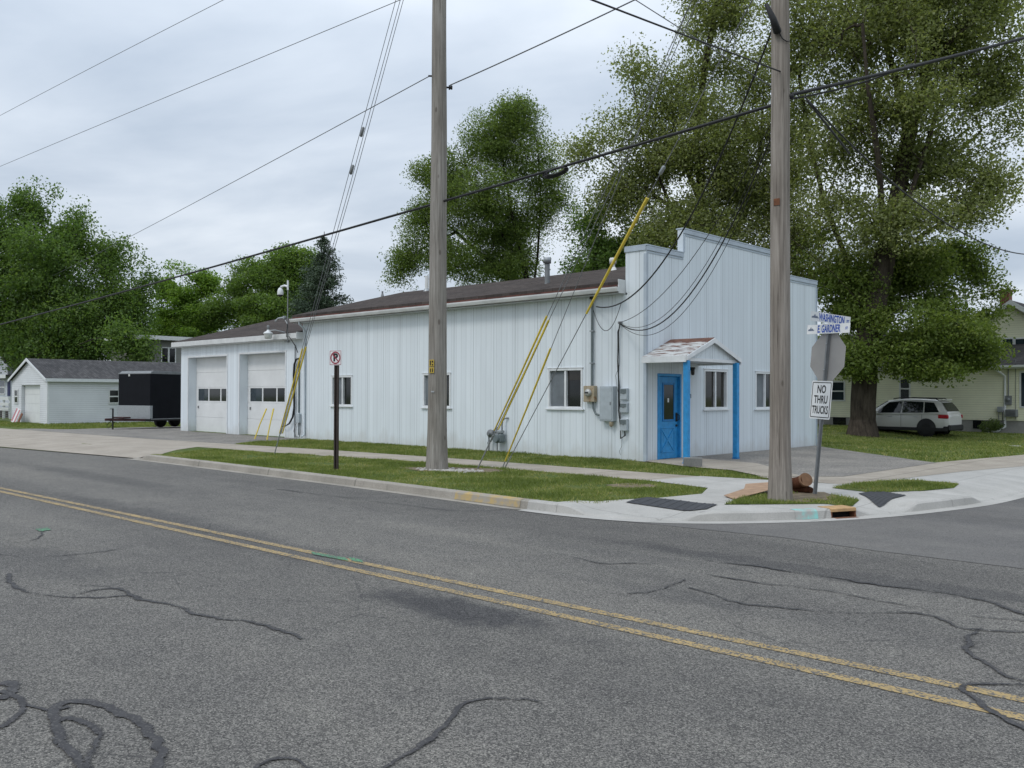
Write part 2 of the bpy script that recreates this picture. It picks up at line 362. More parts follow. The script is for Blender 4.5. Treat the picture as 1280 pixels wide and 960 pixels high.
glass('glass_dark', (0.018, 0.020, 0.021)); glass('glass_brown', (0.035, 0.030, 0.024)); glass('screen_grey', (0.21, 0.235, 0.255), 0.5, 0.25); glass('glass_blue', (0.03, 0.045, 0.055))
glass('car_glass', (0.014, 0.018, 0.020), 0.04)
plain('white_trim', (0.72, 0.74, 0.75), 0.5, 0.07); plain('white_door', (0.74, 0.75, 0.745), 0.5, 0.05, 2.0)
plain('gutter_white', (0.62, 0.63, 0.62), 0.5, 0.12, 2.5); plain('downspout_paint', (0.50, 0.55, 0.59), 0.5, 0.1)
plain('blue_paint', (0.03, 0.27, 0.58), 0.45, 0.16, 9, bump=0.08); plain('blue_paint_dark', (0.016, 0.185, 0.45), 0.5, 0.12)
plain('fascia_rot', (0.11, 0.045, 0.035), 0.8, 0.45, 3)
plain('soffit', (0.50, 0.52, 0.53), 0.7); plain('cap_metal', (0.42, 0.48, 0.54), 0.5, 0.1, 3)
plain('galv', (0.33, 0.35, 0.36), 0.45, 0.14, 9, metal=0.5); plain('galv_dull', (0.22, 0.23, 0.235), 0.6, 0.15, 7, metal=0.3)
plain('grey_paint', (0.15, 0.18, 0.185), 0.5, 0.16); plain('black_rubber', (0.012, 0.012, 0.013), 0.55, 0.2); plain('wire_black', (0.018, 0.018, 0.019), 0.6, 0.15)
plain('wire_grey', (0.15, 0.155, 0.16), 0.5, 0.15); plain('guard_yellow', (0.62, 0.47, 0.055), 0.45, 0.16, 3); plain('post_brown', (0.042, 0.031, 0.026), 0.65, 0.25, 9)
plain('sign_white', (0.76, 0.77, 0.77), 0.4, 0.05); plain('sign_black', (0.015, 0.015, 0.016), 0.5, 0.1); plain('sign_red', (0.33, 0.02, 0.045), 0.45, 0.12); plain('sign_blue', (0.015, 0.075, 0.42), 0.5, 0.1)
plain('sign_back', (0.33, 0.315, 0.30), 0.45, 0.09, 3, metal=0.35); plain('sign_grey_art', (0.14, 0.17, 0.24), 0.5)
plain('trailer_black', (0.009, 0.010, 0.013), 0.5, 0.15, 3, spec=0.1); plain('trailer_plate', (0.42, 0.44, 0.45), 0.38, 0.12, 30, metal=0.7); plain('alu', (0.50, 0.51, 0.52), 0.35, 0.1, 5, metal=0.6)
plain('tongue_paint', (0.055, 0.022, 0.022), 0.6, 0.2); plain('car_white', (0.62, 0.61, 0.58), 0.22, 0.03, 1.0, spec=0.6); plain('car_trim', (0.014, 0.014, 0.015), 0.55, 0.1)
plain('tail_red', (0.42, 0.012, 0.02), 0.2, 0.1); plain('rim_dark', (0.03, 0.03, 0.032), 0.4, 0.2); plain('brick_red', (0.20, 0.085, 0.055), 0.9, 0.35, 14)
plain('cardboard', (0.36, 0.235, 0.15), 0.85, 0.18, 8); plain('wood_cut', (0.22, 0.125, 0.07), 0.85, 0.2, 12); plain('pvc_white', (0.70, 0.70, 0.68), 0.5); plain('lamp_glass', (0.52, 0.53, 0.50), 0.3)
plain('pad_dark', (0.045, 0.047, 0.052), 0.7, 0.2, 12); plain('void_dark', (0.010, 0.008, 0.007), 0.9); plain('rust', (0.17, 0.07, 0.035), 0.85, 0.4, 9); plain('cast_tan', (0.46, 0.29, 0.14), 0.8, 0.22, 9)
plain('dirt', (0.165, 0.13, 0.085), 0.95, 0.35, 6, bump=0.5); plain('stone_white', (0.45, 0.43, 0.40), 0.85, 0.25, 20, bump=0.4); plain('pink_red', (0.50, 0.20, 0.22), 0.6, 0.2); plain('fence_wood', (0.16, 0.14, 0.125), 0.85, 0.2); plain('navy', (0.02, 0.025, 0.09), 0.6)
plain('tag_yellow', (0.52, 0.37, 0.06), 0.5, 0.15); plain('silver_dial', (0.5, 0.5, 0.47), 0.25, 0.15, 9, metal=0.3); plain('house_trim', (0.66, 0.67, 0.66), 0.55, 0.08)

# ------------------------------------------------------------------ objects: names, labels, trees of parts
def link(name, data, parent=None):
    o = bpy.data.objects.new(name, data); COL.objects.link(o)
    if parent is not None: o.parent = parent
    return o
def tag(o, label, cat, group=None, kind=None):
    o['label'] = label; o['category'] = cat
    if group: o['group'] = group
    if kind: o['kind'] = kind
    return o
def thing(name, label, cat, group=None, loc=(0, 0, 0), rz=0.0):
    o = link(name, None); o.location = loc; o.rotation_euler = (0, 0, rz); o.empty_display_size = 0.3
    return tag(o, label, cat, group)

class MB:
    """collects faces; build() links them as ONE mesh object"""
    def __init__(self): self.v = []; self.f = []; self.mi = []; self.cur = 0; self.sm = []
        
    def add(self, vs, fs, smooth=False):
        o = len(self.v); self.v += [tuple(q) for q in vs]
        for f in fs: self.f.append([o + i for i in f]); self.mi.append(self.cur); self.sm.append(smooth)
        return self
    def box(self, x0, x1, y0, y1, z0, z1, M=None):
        p = [Vector((x, y, z)) for z in (z0, z1) for x, y in ((x0, y0), (x1, y0), (x1, y1), (x0, y1))]
        if M is not None: p = [M @ q for q in p]
        return self.add(p, [(3, 2, 1, 0), (4, 5, 6, 7), (0, 1, 5, 4), (1, 2, 6, 5), (2, 3, 7, 6), (3, 0, 4, 7)])
    def bbox(self, x0, x1, y0, y1, z0, z1, b=0.01, M=None):
        """bevelled box"""
        b = min(b, (x1 - x0) * .45, (y1 - y0) * .45, (z1 - z0) * .45)
        bm = bmesh.new(); bmesh.ops.create_cube(bm, size=1)
        for v in bm.verts: v.co = Vector(((x0 + x1) / 2 + v.co.x * (x1 - x0), (y0 + y1) / 2 + v.co.y * (y1 - y0), (z0 + z1) / 2 + v.co.z * (z1 - z0)))
        bmesh.ops.bevel(bm, geom=bm.edges[:], offset=b, segments=2, affect='EDGES', profile=0.5)
        if M is not None: bm.transform(M)
        bm.verts.index_update()
        self.add([v.co.copy() for v in bm.verts], [[v.index for v in f.verts] for f in bm.faces]); bm.free(); return self
    def prism(self, pts, a, b, plane='xz', M=None):
        """extrude the polygon from a to b along the third axis"""
        def P(u, v, w): return {'xz': (u, w, v), 'yz': (w, u, v), 'xy': (u, v, w)}[plane]
        n = len(pts); p = [Vector(P(u, v, a)) for u, v in pts] + [Vector(P(u, v, b)) for u, v in pts]
        if M is not None: p = [M @ q for q in p]
        return self.add(p, [list(range(n))[::-1], list(range(n, 2 * n))] + [(i, (i + 1) % n, n + (i + 1) % n, n + i) for i in range(n)])
    def tube(self, pts, r, n=8, caps=True):
        pts = [Vector(p) for p in pts]; rs = r if isinstance(r, (list, tuple)) else [r] * len(pts)
        t0 = (pts[1] - pts[0]).normalized(); ref = Vector((0, 0, 1)) if abs(t0.z) < 0.9 else Vector((1, 0, 0)); a = t0.cross(ref).normalized()
        vs = []; m = len(pts)
        for i, p in enumerate(pts):
            t = (pts[min(i + 1, m - 1)] - pts[max(i - 1, 0)]).normalized()
            a = (a - t * a.dot(t)).normalized(); b = t.cross(a)
            for k in range(n):
                q = 2 * pi * k / n; vs.append(p + (a * cos(q) + b * sin(q)) * rs[i])
        fs = [(i * n + k, i * n + (k + 1) % n, (i + 1) * n + (k + 1) % n, (i + 1) * n + k) for i in range(m - 1) for k in range(n)]
        self.add(vs, fs, True)
        if caps: self.add(vs[:n], [list(range(n))[::-1]]); self.add(vs[-n:], [list(range(n))])
        return self
    def lathe(self, prof, M=None, n=16):
        """profile of (r, z) turned about z"""
        vs = [Vector((r * cos(2 * pi * k / n), r * sin(2 * pi * k / n), z)) for r, z in prof for k in range(n)]
        if M is not None: vs = [M @ q for q in vs]
        m = len(prof)
        self.add(vs, [(i * n + k, i * n + (k + 1) % n, (i + 1) * n + (k + 1) % n, (i + 1) * n + k) for i in range(m - 1) for k in range(n)], True)
        self.add(vs[:n], [list(range(n))[::-1]]); self.add(vs[-n:], [list(range(n))]); return self
    def quad(self, a, b, c, d): return self.add([a, b, c, d], [(0, 1, 2, 3)])
    def build(self, name, mat, parent=None):
        me = bpy.data.meshes.new(name); me.from_pydata(self.v, [], self.f)
        mats = mat if isinstance(mat, (list, tuple)) else [mat]
        for k in mats: me.materials.append(MATS[k])
        me.polygons.foreach_set('material_index', self.mi); me.polygons.foreach_set('use_smooth', self.sm)
        me.validate(); me.update()
        return link(name, me, parent)

def np_mesh(name, V, Fq, mat, parent=None, tone=None, smooth=False):
    V = np.asarray(V, np.float32); Fq = np.asarray(Fq, np.int32); k = Fq.shape[1]
    me = bpy.data.meshes.new(name); me.vertices.add(len(V)); me.vertices.foreach_set('co', V.ravel())
    me.loops.add(Fq.size); me.loops.foreach_set('vertex_index', Fq.ravel())
    me.polygons.add(len(Fq)); me.polygons.foreach_set('loop_start', np.arange(0, Fq.size, k, dtype=np.int32))
    try: me.polygons.foreach_set('loop_total', np.full(len(Fq), k, np.int32))
    except Exception: pass
    me.update(calc_edges=True)
    if tone is not None:
        a = me.attributes.new('tone', 'FLOAT', 'FACE'); a.data.foreach_set('value', np.asarray(tone, np.float32))
    if smooth: me.polygons.foreach_set('use_smooth', np.ones(len(Fq), bool))
    me.materials.append(MATS[mat]); return link(name, me, parent)

def struct(o): o['kind'] = 'structure'; return o
# ------------------------------------------------------------------ ground: level lots with dropped kerbs, a little fall towards the back
ROAD_Z = -0.12
def sst(t): t = max(0.0, min(1.0, t)); return t * t * (3 - 2 * t)
def segd(x, y, a, b):
    ax, ay = a; bx, by = b; dx, dy = bx - ax, by - ay
    t = max(0, min(1, ((x - ax) * dx + (y - ay) * dy) / (dx * dx + dy * dy))); return math.hypot(x - ax - t * dx, y - ay - t * dy)
DROPS = [((-7.75, 9.80), (-6.68, 10.28), 1.15), ((-4.98, 12.75), (-4.80, 13.30), 1.0), ((-4.36, 15.55), (-4.15, 40.0), 0.9), ((-60.0, 8.2), (-30.5, 9.05), 2.0), ((-30.5, 9.05), (-22.6, 9.95), 1.6)]
def zf(x, y):
    z = -0.30 * sst((y - 27) / 11) * sst((x + 18) / 5.5) + 0.14 * sst((y - 41) / 3.5) * sst((x + 18) / 5.5)
    z -= 0.20 * sst((-36 - x) / 12) * sst((y - 13) / 3)
    k = 0.0
    for a, b, w in DROPS:
        ax, ay = a; dx, dy = b[0] - ax, b[1] - ay; l = math.hypot(dx, dy); dx /= l; dy /= l
        t = (x - ax) * dx + (y - ay) * dy; per = abs((x - ax) * dy - (y - ay) * dx); over = max(0.0, -t, t - l)
        if over < .45 and per < w: k = max(k, 0.105 * min(1.0, 1.06 * (1 - per / w)) * sst((.45 - over) / .45))
    return z - k

def sheet(name, pts, off, mat, cell=0.3, fixed=None, kind='structure'):
    bm = bmesh.new(); vs = [bm.verts.new((p[0], p[1], 0)) for p in pts]; bm.faces.new(vs)
    xs = [p[0] for p in pts]; ys = [p[1] for p in pts]
    if cell:
        for ax, lo, hi in ((0, min(xs), max(xs)), (1, min(ys), max(ys))):
            n = int((hi - lo) / cell)
            for i in range(1, n + 1):
                c = lo + (hi - lo) * i / (n + 1); co = (c, 0, 0) if ax == 0 else (0, c, 0); no = (1, 0, 0) if ax == 0 else (0, 1, 0)
                bmesh.ops.bisect_plane(bm, geom=bm.verts[:] + bm.edges[:] + bm.faces[:], plane_co=co, plane_no=no)
    bmesh.ops.triangulate(bm, faces=bm.faces[:])
    for v in bm.verts: v.co.z = (fixed if fixed is not None else zf(v.co.x, v.co.y)) + off
    bmesh.ops.recalc_face_normals(bm, faces=bm.faces[:])
    if sum(f.normal.z for f in bm.faces) < 0: bmesh.ops.reverse_faces(bm, faces=bm.faces[:])
    me = bpy.data.meshes.new(name); bm.to_mesh(me); bm.free(); me.materials.append(MATS[mat])
    o = link(name, me)
    if kind: o['kind'] = kind
    return o
def px2(*pts, z=0.0): return [tuple(G(x, y, z)[:2]) for x, y in pts]

KERB = [(-22.9, 9.93), (-21.82, 10.0), (-18, 9.98), (-13.07, 9.93), (-10.82, 9.85), (-8.98, 9.76), (-7.99, 9.76), (-7.02, 9.98), (-6.32, 10.50), (-5.78, 11.16), (-5.3, 11.90), (-4.95, 12.72), (-4.70, 13.52), (-4.46, 14.54), (-4.28, 15.5), (-4.2, 17.75), (-4.1, 40.0), (-4.0, 90)]
def resample(path, step):
    out = []
    for (a, b) in zip(path[:-1], path[1:]):
        n = max(1, int(math.hypot(b[0] - a[0], b[1] - a[1]) / step))
        out += [(a[0] + (b[0] - a[0]) * i / n, a[1] + (b[1] - a[1]) * i / n) for i in range(n)]
    return out + [path[-1]]
def smooth_path(path, it=2):
    for _ in range(it):
        q = [path[0]]
        for a, b in zip(path[:-1], path[1:]):
            q += [(a[0] * .75 + b[0] * .25, a[1] * .75 + b[1] * .25), (a[0] * .25 + b[0] * .75, a[1] * .25 + b[1] * .75)]
        path = q + [path[-1]]
    return path
KS = smooth_path(KERB)
def offs(path, d):
    out = []
    for i, p in enumerate(path):
        a = path[max(0, i - 1)]; b = path[min(len(path) - 1, i + 1)]; tx, ty = b[0] - a[0], b[1] - a[1]; l = math.hypot(tx, ty) or 1
        out.append((p[0] - ty / l * d, p[1] + tx / l * d))     # left of travel = behind the kerb
    return out

sheet('ground', [(-500, -500), (500, -500), (500, 500), (-500, 500)], -0.75, 'lawn', 0, 0)
sheet('road', [(-260, -14), (260, -14), (260, 10.6), (-4.3, 10.6), (-9, 10.4), (-22, 10.6), (-40, 10.3), (-260, 10.3)], 0, 'asphalt_worn', 0, ROAD_Z)
sheet('side_street', [(-9.2, 9.58), (-8.86, 9.60), (-6.89, 9.76), (-4.96, 9.98), (-3.76, 9.86), (-2.36, 9.88), (0, 9.8), (7, 9.8), (7, 200), (-4.1, 200), (-4.1, 15.5), (-5.0, 12.9), (-6.3, 10.75), (-7.6, 10.0)], 0.004, 'asphalt_new', 0, ROAD_Z)
back = [p for p in offs(KS, 0.07)]
lawn_front = [p for p in back if p[0] > -22.5 and p[1] < 60]
CORNER_IN = [(-8.4, 10.3), (-7.75, 11.3), (-7.55, 12.4), (-7.95, 13.25), (-9.43, 13.6), (-9.2, 15.06), (-6.6, 15.5), (-6.37, 16.31), (-5.93, 19.84), (-5.36, 22.45), (-5.3, 30)]
sheet('lawn', [(-95, 7.6), (-60, 8.15), (-30.5, 9.0)] + [p for p in lawn_front if p[0] < -8.45] + CORNER_IN + [(-4.05, 30), (-4.0, 95), (-95, 95)], 0.0, 'lawn', 0.55)
# kerb swept along its line: old tan concrete, then new white concrete from the seam on
def kerb(name, path, mat, h0=None):
    mb = MB(); m = len(path); fo = [(-0.025, None), (0.0, 'lip'), (0.03, 'top'), (0.16, 'top'), (0.17, 'down')]
    rows = []
    for d, what in fo:
        row = []
        for p, q in zip(path, offs(path, d)):
            b = offs([p, p], 0)
            z = zf(*q) + 0.012
            row.append((q[0], q[1], ROAD_Z - 0.02 if what is None else (z - 0.022 if what == 'lip' else (z if what == 'top' else z - 0.1))))
        rows.append(row)
    vs = [v for r in rows for v in r]; n = m
    mb.add(vs, [(i * n + k, i * n + k + 1, (i + 1) * n + k + 1, (i + 1) * n + k) for i in range(len(rows) - 1) for k in range(n - 1)][::1], False)
    o = mb.build(name, mat); o['kind'] = 'structure'; return o
KD = resample(KS, 0.12)
ki = next(i for i, p in enumerate(KD) if p[0] > -9.0); old = KD[:ki + 1]; new = [p for p in KD[ki:] if p[1] < 92]
kerb('kerb', old, 'concrete_kerb')
drain_i = [i for i, p in enumerate(new) if math.hypot(p[0] + 5.17, p[1] - 12.22) < 0.36]
kerb('corner_kerb', new[:drain_i[0] + 1], 'concrete_new'); kerb('side_street_kerb', new[drain_i[-1]:], 'concrete_new')
gi = [p for p in new if p[1] < 30]; go = offs(gi, -0.24)
sheet('gutter_strip', offs(gi, 0.0) + go[::-1], 0.008, 'concrete_new', 0, ROAD_Z)
oi = old
sheet('old_gutter_strip', oi + offs(oi, -0.20)[::-1], 0.004, 'concrete_kerb', 0, ROAD_Z)

# concrete and asphalt on the lots
sheet('sidewalk', [(-24.6, 12.55), (-20.6, 12.85), (-15.4, 13.62), (-11.6, 13.62), (-9.43, 13.62), (-9.2, 15.02), (-10.54, 14.98), (-16.1, 14.82), (-21.1, 14.5), (-25.2, 14.0)], 0.006, 'concrete_old', 0.5)
sheet('driveway', [(-95, 7.7), (-60, 8.17), (-30.5, 9.06), (-22.2, 10.02), (-23.2, 10.9), (-24.6, 12.55), (-25.2, 14.0), (-30, 13.5), (-41.5, 12.9), (-60, 11.8), (-95, 10)], 0.006, 'concrete_apron', 0.5)
sheet('garage_lot', [(-25.2, 14.05), (-26.0, 15.2), (-26.3, 17.40), (-35.6, 17.42), (-36.2, 24), (-42.6, 24), (-44.0, 18.5), (-42.9, 14.8), (-41.5, 12.95), (-30, 13.55)], 0.004, 'lot_asphalt', 0.5)
corner_front = [p for p in offs(KD, 0.13) if p[0] > -8.5 and p[1] < 30]
sheet('corner_sidewalk', corner_front + CORNER_IN[::-1], 0.010, 'concrete_new', 0.1)
sheet('old_walk', [(-8.2, 15.62), (-6.62, 15.42), (-6.33, 16.31), (-5.89, 19.84), (-5.32, 22.45), (-5.25, 40), (-6.2, 40), (-6.37, 26.65), (-7.12, 22.0), (-7.25, 16.97), (-9.6, 17.2)], 0.014, 'concrete_old', 0.4)
sheet('parking_area', [(-12.12, 18.95), (-9.9, 18.6), (-7.73, 16.35), (-7.15, 16.9), (-7.05, 21.9), (-7.54, 22.3), (-11.0, 25.4), (-12.12, 26.5)], 0.018, 'lot_asphalt', 0.5)
sheet('porch_slab', [(-12.14, 17.36), (-10.62, 16.75), (-9.4, 16.6), (-8.3, 15.8), (-7.7, 16.3), (-9.9, 18.64), (-12.14, 19.2)], 0.022, 'concrete_old', 0.4)
# grass islands at the corner
isle_a = px2((905, 632), (932, 622), (985, 618), (1040, 620), (1074, 624), (1066, 628.5), (1030, 631))
isle_b = px2((1040, 611), (1078, 603.5), (1140, 600.5), (1199, 605), (1192, 609), (1150, 614.5), (1092, 617))
sheet('corner_grass_bed', isle_a, 0.016, 'lawn', 0.15); sheet('side_grass_bed', isle_b, 0.016, 'lawn', 0.2)
sheet('pole_dirt', px2((958, 628), (985, 617), (1030, 616.5), (1048, 623), (1010, 629)), 0.022, 'dirt', 0.15)
sheet('guy_dirt', [(-14.9, 12.1), (-13.9, 11.95), (-12.7, 12.5), (-12.55, 13.2), (-13.2, 13.45), (-14.4, 12.9)], 0.008, 'dirt', 0.2)
DRY = [px2((757, 606.5), (785, 604), (812, 605.5), (822, 608.5), (795, 610.5), (768, 609.5)), px2((455, 596), (480, 592), (505, 595), (490, 599)), px2((560, 612), (590, 608), (610, 612), (580, 616))]
for q in DRY[:1]: sheet('bare_patch', q, 0.006, 'dirt', 0.2)
# tactile ramp pads: dark plates with rows of domes
def pad(name, label, quad):
    mb = MB(); a, b, c, d = [Vector((p[0], p[1], 0)) for p in quad]
    def pt(u, v, h): p = a * (1 - u) * (1 - v) + b * u * (1 - v) + c * u * v + d * (1 - u) * v; return Vector((p.x, p.y, zf(p.x, p.y) + h))
    n = 20
    g = [[pt(i / n, j / n, 0.022) for i in range(n + 1)] for j in range(n + 1)]
    vs = [v for r in g for v in r]; mb.add(vs, [(j * (n + 1) + i, j * (n + 1) + i + 1, (j + 1) * (n + 1) + i + 1, (j + 1) * (n + 1) + i) for j in range(n) for i in range(n)])
    for i in range(18):
        for j in range(9):
            o = pt((i + .5) / 18, (j + .5) / 9, 0.022)
            vs = [o + Vector((0.018 * cos(q * pi / 3), 0.018 * sin(q * pi / 3), 0)) for q in range(6)] + [o + Vector((0.009 * cos(q * pi / 3), 0.009 * sin(q * pi / 3), 0.006)) for q in range(6)]
            mb.add(vs, [(q, (q + 1) % 6, 6 + (q + 1) % 6, 6 + q) for q in range(6)] + [tuple(range(6, 12))])
    return tag(mb.build(name, 'pad_dark'), label, 'tactile paving', 'tactile ramp pads at the corner')
pad('tactile_pad', 'dark tactile ramp pad facing the wide road, on white corner concrete', px2((782, 631), (809, 626.5), (897, 636), (883, 641.5), z=-.045))
pad('tactile_pad', 'small dark tactile ramp pad beside the storm drain on side street', px2((1073, 622), (1096, 618.5), (1133, 624.5), (1099, 633), z=-.05))
# centre lines and paint marks
def strip(name, p0, p1, w, mat, off=0.004, segs=60):
    a = Vector(p0); b = Vector(p1); t = (b - a).normalized(); n = Vector((-t.y, t.x)); mb = MB()
    r = random.Random(5); vs = []
    for i in range(segs + 1):
        c = a + (b - a) * i / segs; j = r.uniform(-.004, .004)
        vs += [(c.x + n.x * (w / 2 + j), c.y + n.y * (w / 2 + j), ROAD_Z + off), (c.x - n.x * (w / 2 - j), c.y - n.y * (w / 2 - j), ROAD_Z + off)]
    mb.add(vs, [(2 * i, 2 * i + 1, 2 * i + 3, 2 * i + 2) for i in range(segs)])
    return struct(mb.build(name, mat))
strip('road_centre_line', (-90, 3.4), (30, 6.43), 0.105, 'yellow_paint'); strip('road_centre_line', (-90, 3.80 - 0.02), (30, 5.87), 0.105, 'yellow_paint')
def patch(name, pts, mat, z=ROAD_Z + 0.008): return sheet(name, pts, 0, mat, 0, z)
patch('paint_mark', px2((388, 690), (432, 698), (436, 702), (392, 694), z=ROAD_Z), 'green_paint'); patch('paint_mark', px2((436, 697), (452, 700), (454, 704), (440, 702), z=ROAD_Z), 'green_paint')
patch('paint_mark', px2((44, 662), (60, 660), (64, 663), (50, 665), z=ROAD_Z), 'green_paint')
# yellow on the old kerb and a turquoise spray mark on the new one: thin skins that follow the kerb
def kerb_skin(name, x0, x1, mat, path):
    pp = [p for p in path if x0 <= p[0] <= x1]; mb = MB(); rows = [[], [], [], []]
    for p, a, b, c, d in zip(pp, offs(pp, -0.030), offs(pp, -0.006), offs(pp, 0.027), offs(pp, 0.12)):
        z = zf(*c) + 0.012
        rows[0].append((a[0], a[1], ROAD_Z + 0.01)); rows[1].append((b[0], b[1], z - 0.020)); rows[2].append((c[0], c[1], z + 0.004)); rows[3].append((d[0], d[1], z + 0.004))
    n = len(pp); mb.add([v for r in rows for v in r], [(i * n + k, i * n + k + 1, (i + 1) * n + k + 1, (i + 1) * n + k) for i in range(3) for k in range(n - 1)])
    return struct(mb.build(name, mat))
kerb_skin('kerb_paint', -10.6, -9.06, 'kerb_yellow', resample(KS, 0.05)); kerb_skin('kerb_paint', -5.56, -5.36, 'cyan_paint', [p for p in resample(KS, 0.04) if p[1] < 12.6])
# sealed cracks: ribbons of tar on the asphalt
def ribbon(name, pix, w, mat='tar', z=ROAD_Z + 0.0045, seed=1, blotch=0.35, dens=1.0):
    pts = [G(x, y, ROAD_Z) for x, y in pix]; path = smooth_path([(p.x, p.y) for p in pts], 3); path = resample(path, 0.035)
    jg = .045 if seed >= 13 or seed in (2, 3, 5) else .012
    path = [(x + jg * (mnoise.noise(Vector((x * 2.7, y * 2.7, seed))) + .5 * mnoise.noise(Vector((x * 8, y * 8, seed)))), y + jg * (mnoise.noise(Vector((x * 2.7, y * 2.7, seed + 50))) + .5 * mnoise.noise(Vector((x * 8, y * 8, seed + 50))))) for x, y in path]
    r = random.Random(seed); mb = MB(); L_, R_ = [], []
    nz = [mnoise.noise(Vector((p[0] * 3.1, p[1] * 3.1, seed))) for p in path]; n2 = [mnoise.noise(Vector((p[0] * 11, p[1] * 11, seed + 9))) for p in path]; n3 = [mnoise.noise(Vector((p[0] * 9, p[1] * 9, seed + 4))) for p in path]
    m = len(path); lw = [w * (1 + blotch * a + .25 * b) * min(1, (i + 1) / 4, (m - i) / 4) for i, (a, b) in enumerate(zip(nz, n2))]
    a_ = []; b_ = []
    for i, p in enumerate(path):
        q0 = path[max(0, i - 2)]; q1 = path[min(m - 1, i + 2)]; tx, ty = q1[0] - q0[0], q1[1] - q0[1]; l = math.hypot(tx, ty) or 1
        o = n3[i] * w * 0.35
        a_.append((p[0] - ty / l * (lw[i] / 2 + o), p[1] + tx / l * (lw[i] / 2 + o), z + .0002 * seed + .0025 * i / m)); b_.append((p[0] + ty / l * (lw[i] / 2 - o), p[1] - tx / l * (lw[i] / 2 - o), z + .0002 * seed + .0025 * i / m))
    mid = [((a[0] + b[0]) / 2, (a[1] + b[1]) / 2, a[2]) for a, b in zip(a_, b_)]
    a2 = [(q[0] + (a[0] - q[0]) * 1.55, q[1] + (a[1] - q[1]) * 1.55, a[2]) for a, q in zip(a_, mid)]; b2 = [(q[0] + (b[0] - q[0]) * 1.55, q[1] + (b[1] - q[1]) * 1.55, b[2]) for b, q in zip(b_, mid)]
    mb.add(a2 + mid + b2, [(i, m + i, m + i + 1, i + 1) for i in range(m - 1)] + [(m + i, 2 * m + i, 2 * m + i + 1, m + i + 1) for i in range(m - 1)])
    o = mb.build(name, mat); at = o.data.attributes.new('tone', 'FLOAT', 'POINT')
    fade = [dens * (.75 + .5 * mnoise.noise(Vector((p[0] * 1.7, p[1] * 1.7, seed + 30)))) for p in path]
    at.data.foreach_set('value', [0.0] * m + fade + [0.0] * m)
    return struct(o)
z1 = lambda pts: [(x * .5, 520 + y * .5) for x, y in pts]         # read off the enlarged lower left of the photo
z2 = lambda pts: [(640 + x * .5, 640 + y * .5) for x, y in pts]   # and the lower right
ribbon('tar_seam', z1([(0, 345), (30, 350), (60, 356), (150, 352), (300, 335)]), 0.05, seed=2, dens=.88)
ribbon('tar_seam', z1([(20, 395), (30, 430), (110, 450), (190, 455), (260, 455), (330, 447), (360, 462), (430, 470), (480, 495), (540, 506), (620, 512), (680, 530), (755, 558)]), 0.06, seed=3)
ribbon('tar_seam', z1([(190, 448), (230, 436), (290, 430), (320, 440), (345, 462)]), 0.07, seed=4)
ribbon('tar_seam', z1([(40, 318), (75, 314), (110, 300), (95, 290)]), 0.03, seed=5, dens=.88)
ribbon('tar_seam', z1([(0, 668), (30, 670), (35, 690), (0, 712)]), 0.085, seed=6, dens=1.35, blotch=.2)
ribbon('tar_seam', z1([(0, 780), (25, 770), (60, 735), (70, 720), (35, 700), (0, 690)]), 0.05, seed=7, dens=1.35, blotch=.2)
ribbon('tar_seam', z1([(60, 718), (100, 735), (140, 740), (170, 728)]), 0.04, seed=8, dens=1.35)
ribbon('tar_seam', z1([(385, 900), (408, 850), (385, 800), (330, 755), (250, 722), (180, 712), (140, 725), (130, 765), (150, 810), (175, 850), (230, 900)]), 0.062, seed=9, dens=1.35, blotch=.2)
ribbon('tar_seam', z1([(150, 765), (175, 752), (220, 775), (250, 795), (240, 825), (215, 860), (225, 900)]), 0.055, seed=10, dens=1.35, blotch=.2)
ribbon('tar_seam', z1([(1340, 712), (1280, 708), (1200, 706), (1150, 722), (1128, 760), (1080, 805), (1040, 835), (980, 870), (940, 900)]), 0.042, seed=11)
ribbon('tar_seam', z1([(630, 890), (660, 866), (710, 858), (760, 868), (790, 900)]), 0.035, seed=12)
ribbon('tar_seam', z2([(0, 468), (40, 470), (75, 478)]), 0.04, seed=13, dens=.88)
ribbon('tar_seam', z2([(1300, 432), (1200, 430), (1130, 432), (1124, 445), (1150, 470), (1200, 505), (1250, 530), (1300, 560)]), 0.05, seed=14, dens=1.35, blotch=.2)
ribbon('tar_seam', z2([(1170, 290), (1130, 340), (1150, 365), (1200, 385), (1240, 415), (1300, 425)]), 0.055, seed=15)
ribbon('tar_seam', z2([(110, 105), (190, 122), (230, 132), (330, 128), (420, 140), (520, 165), (640, 180), (800, 200), (960, 232), (1060, 245), (1150, 265), (1300, 275)]), 0.045, seed=16, dens=.88)
ribbon('tar_seam', z2([(400, 118), (560, 128), (680, 148), (800, 165), (930, 185), (1060, 200), (1200, 225), (1300, 262)]), 0.09, seed=17, dens=.95, blotch=.6)
ribbon('tar_seam', z2([(440, 190), (520, 212), (570, 232), (650, 238), (740, 248), (860, 255), (1000, 253), (1060, 262), (1120, 295), (1180, 300), (1300, 300)]), 0.045, seed=18, dens=.88)
ribbon('tar_seam', z2([(280, 205), (330, 203), (380, 195), (400, 178), (440, 170)]), 0.04, seed=19, dens=.88)
ribbon('tar_seam', z1([(690, 183), (780, 195), (860, 206), (960, 205), (1040, 202)]), 0.05, seed=20, dens=.88)
ribbon('tar_seam', z1([(860, 206), (980, 220), (1100, 235), (1200, 240), (1270, 232)]), 0.04, seed=21, dens=.88)
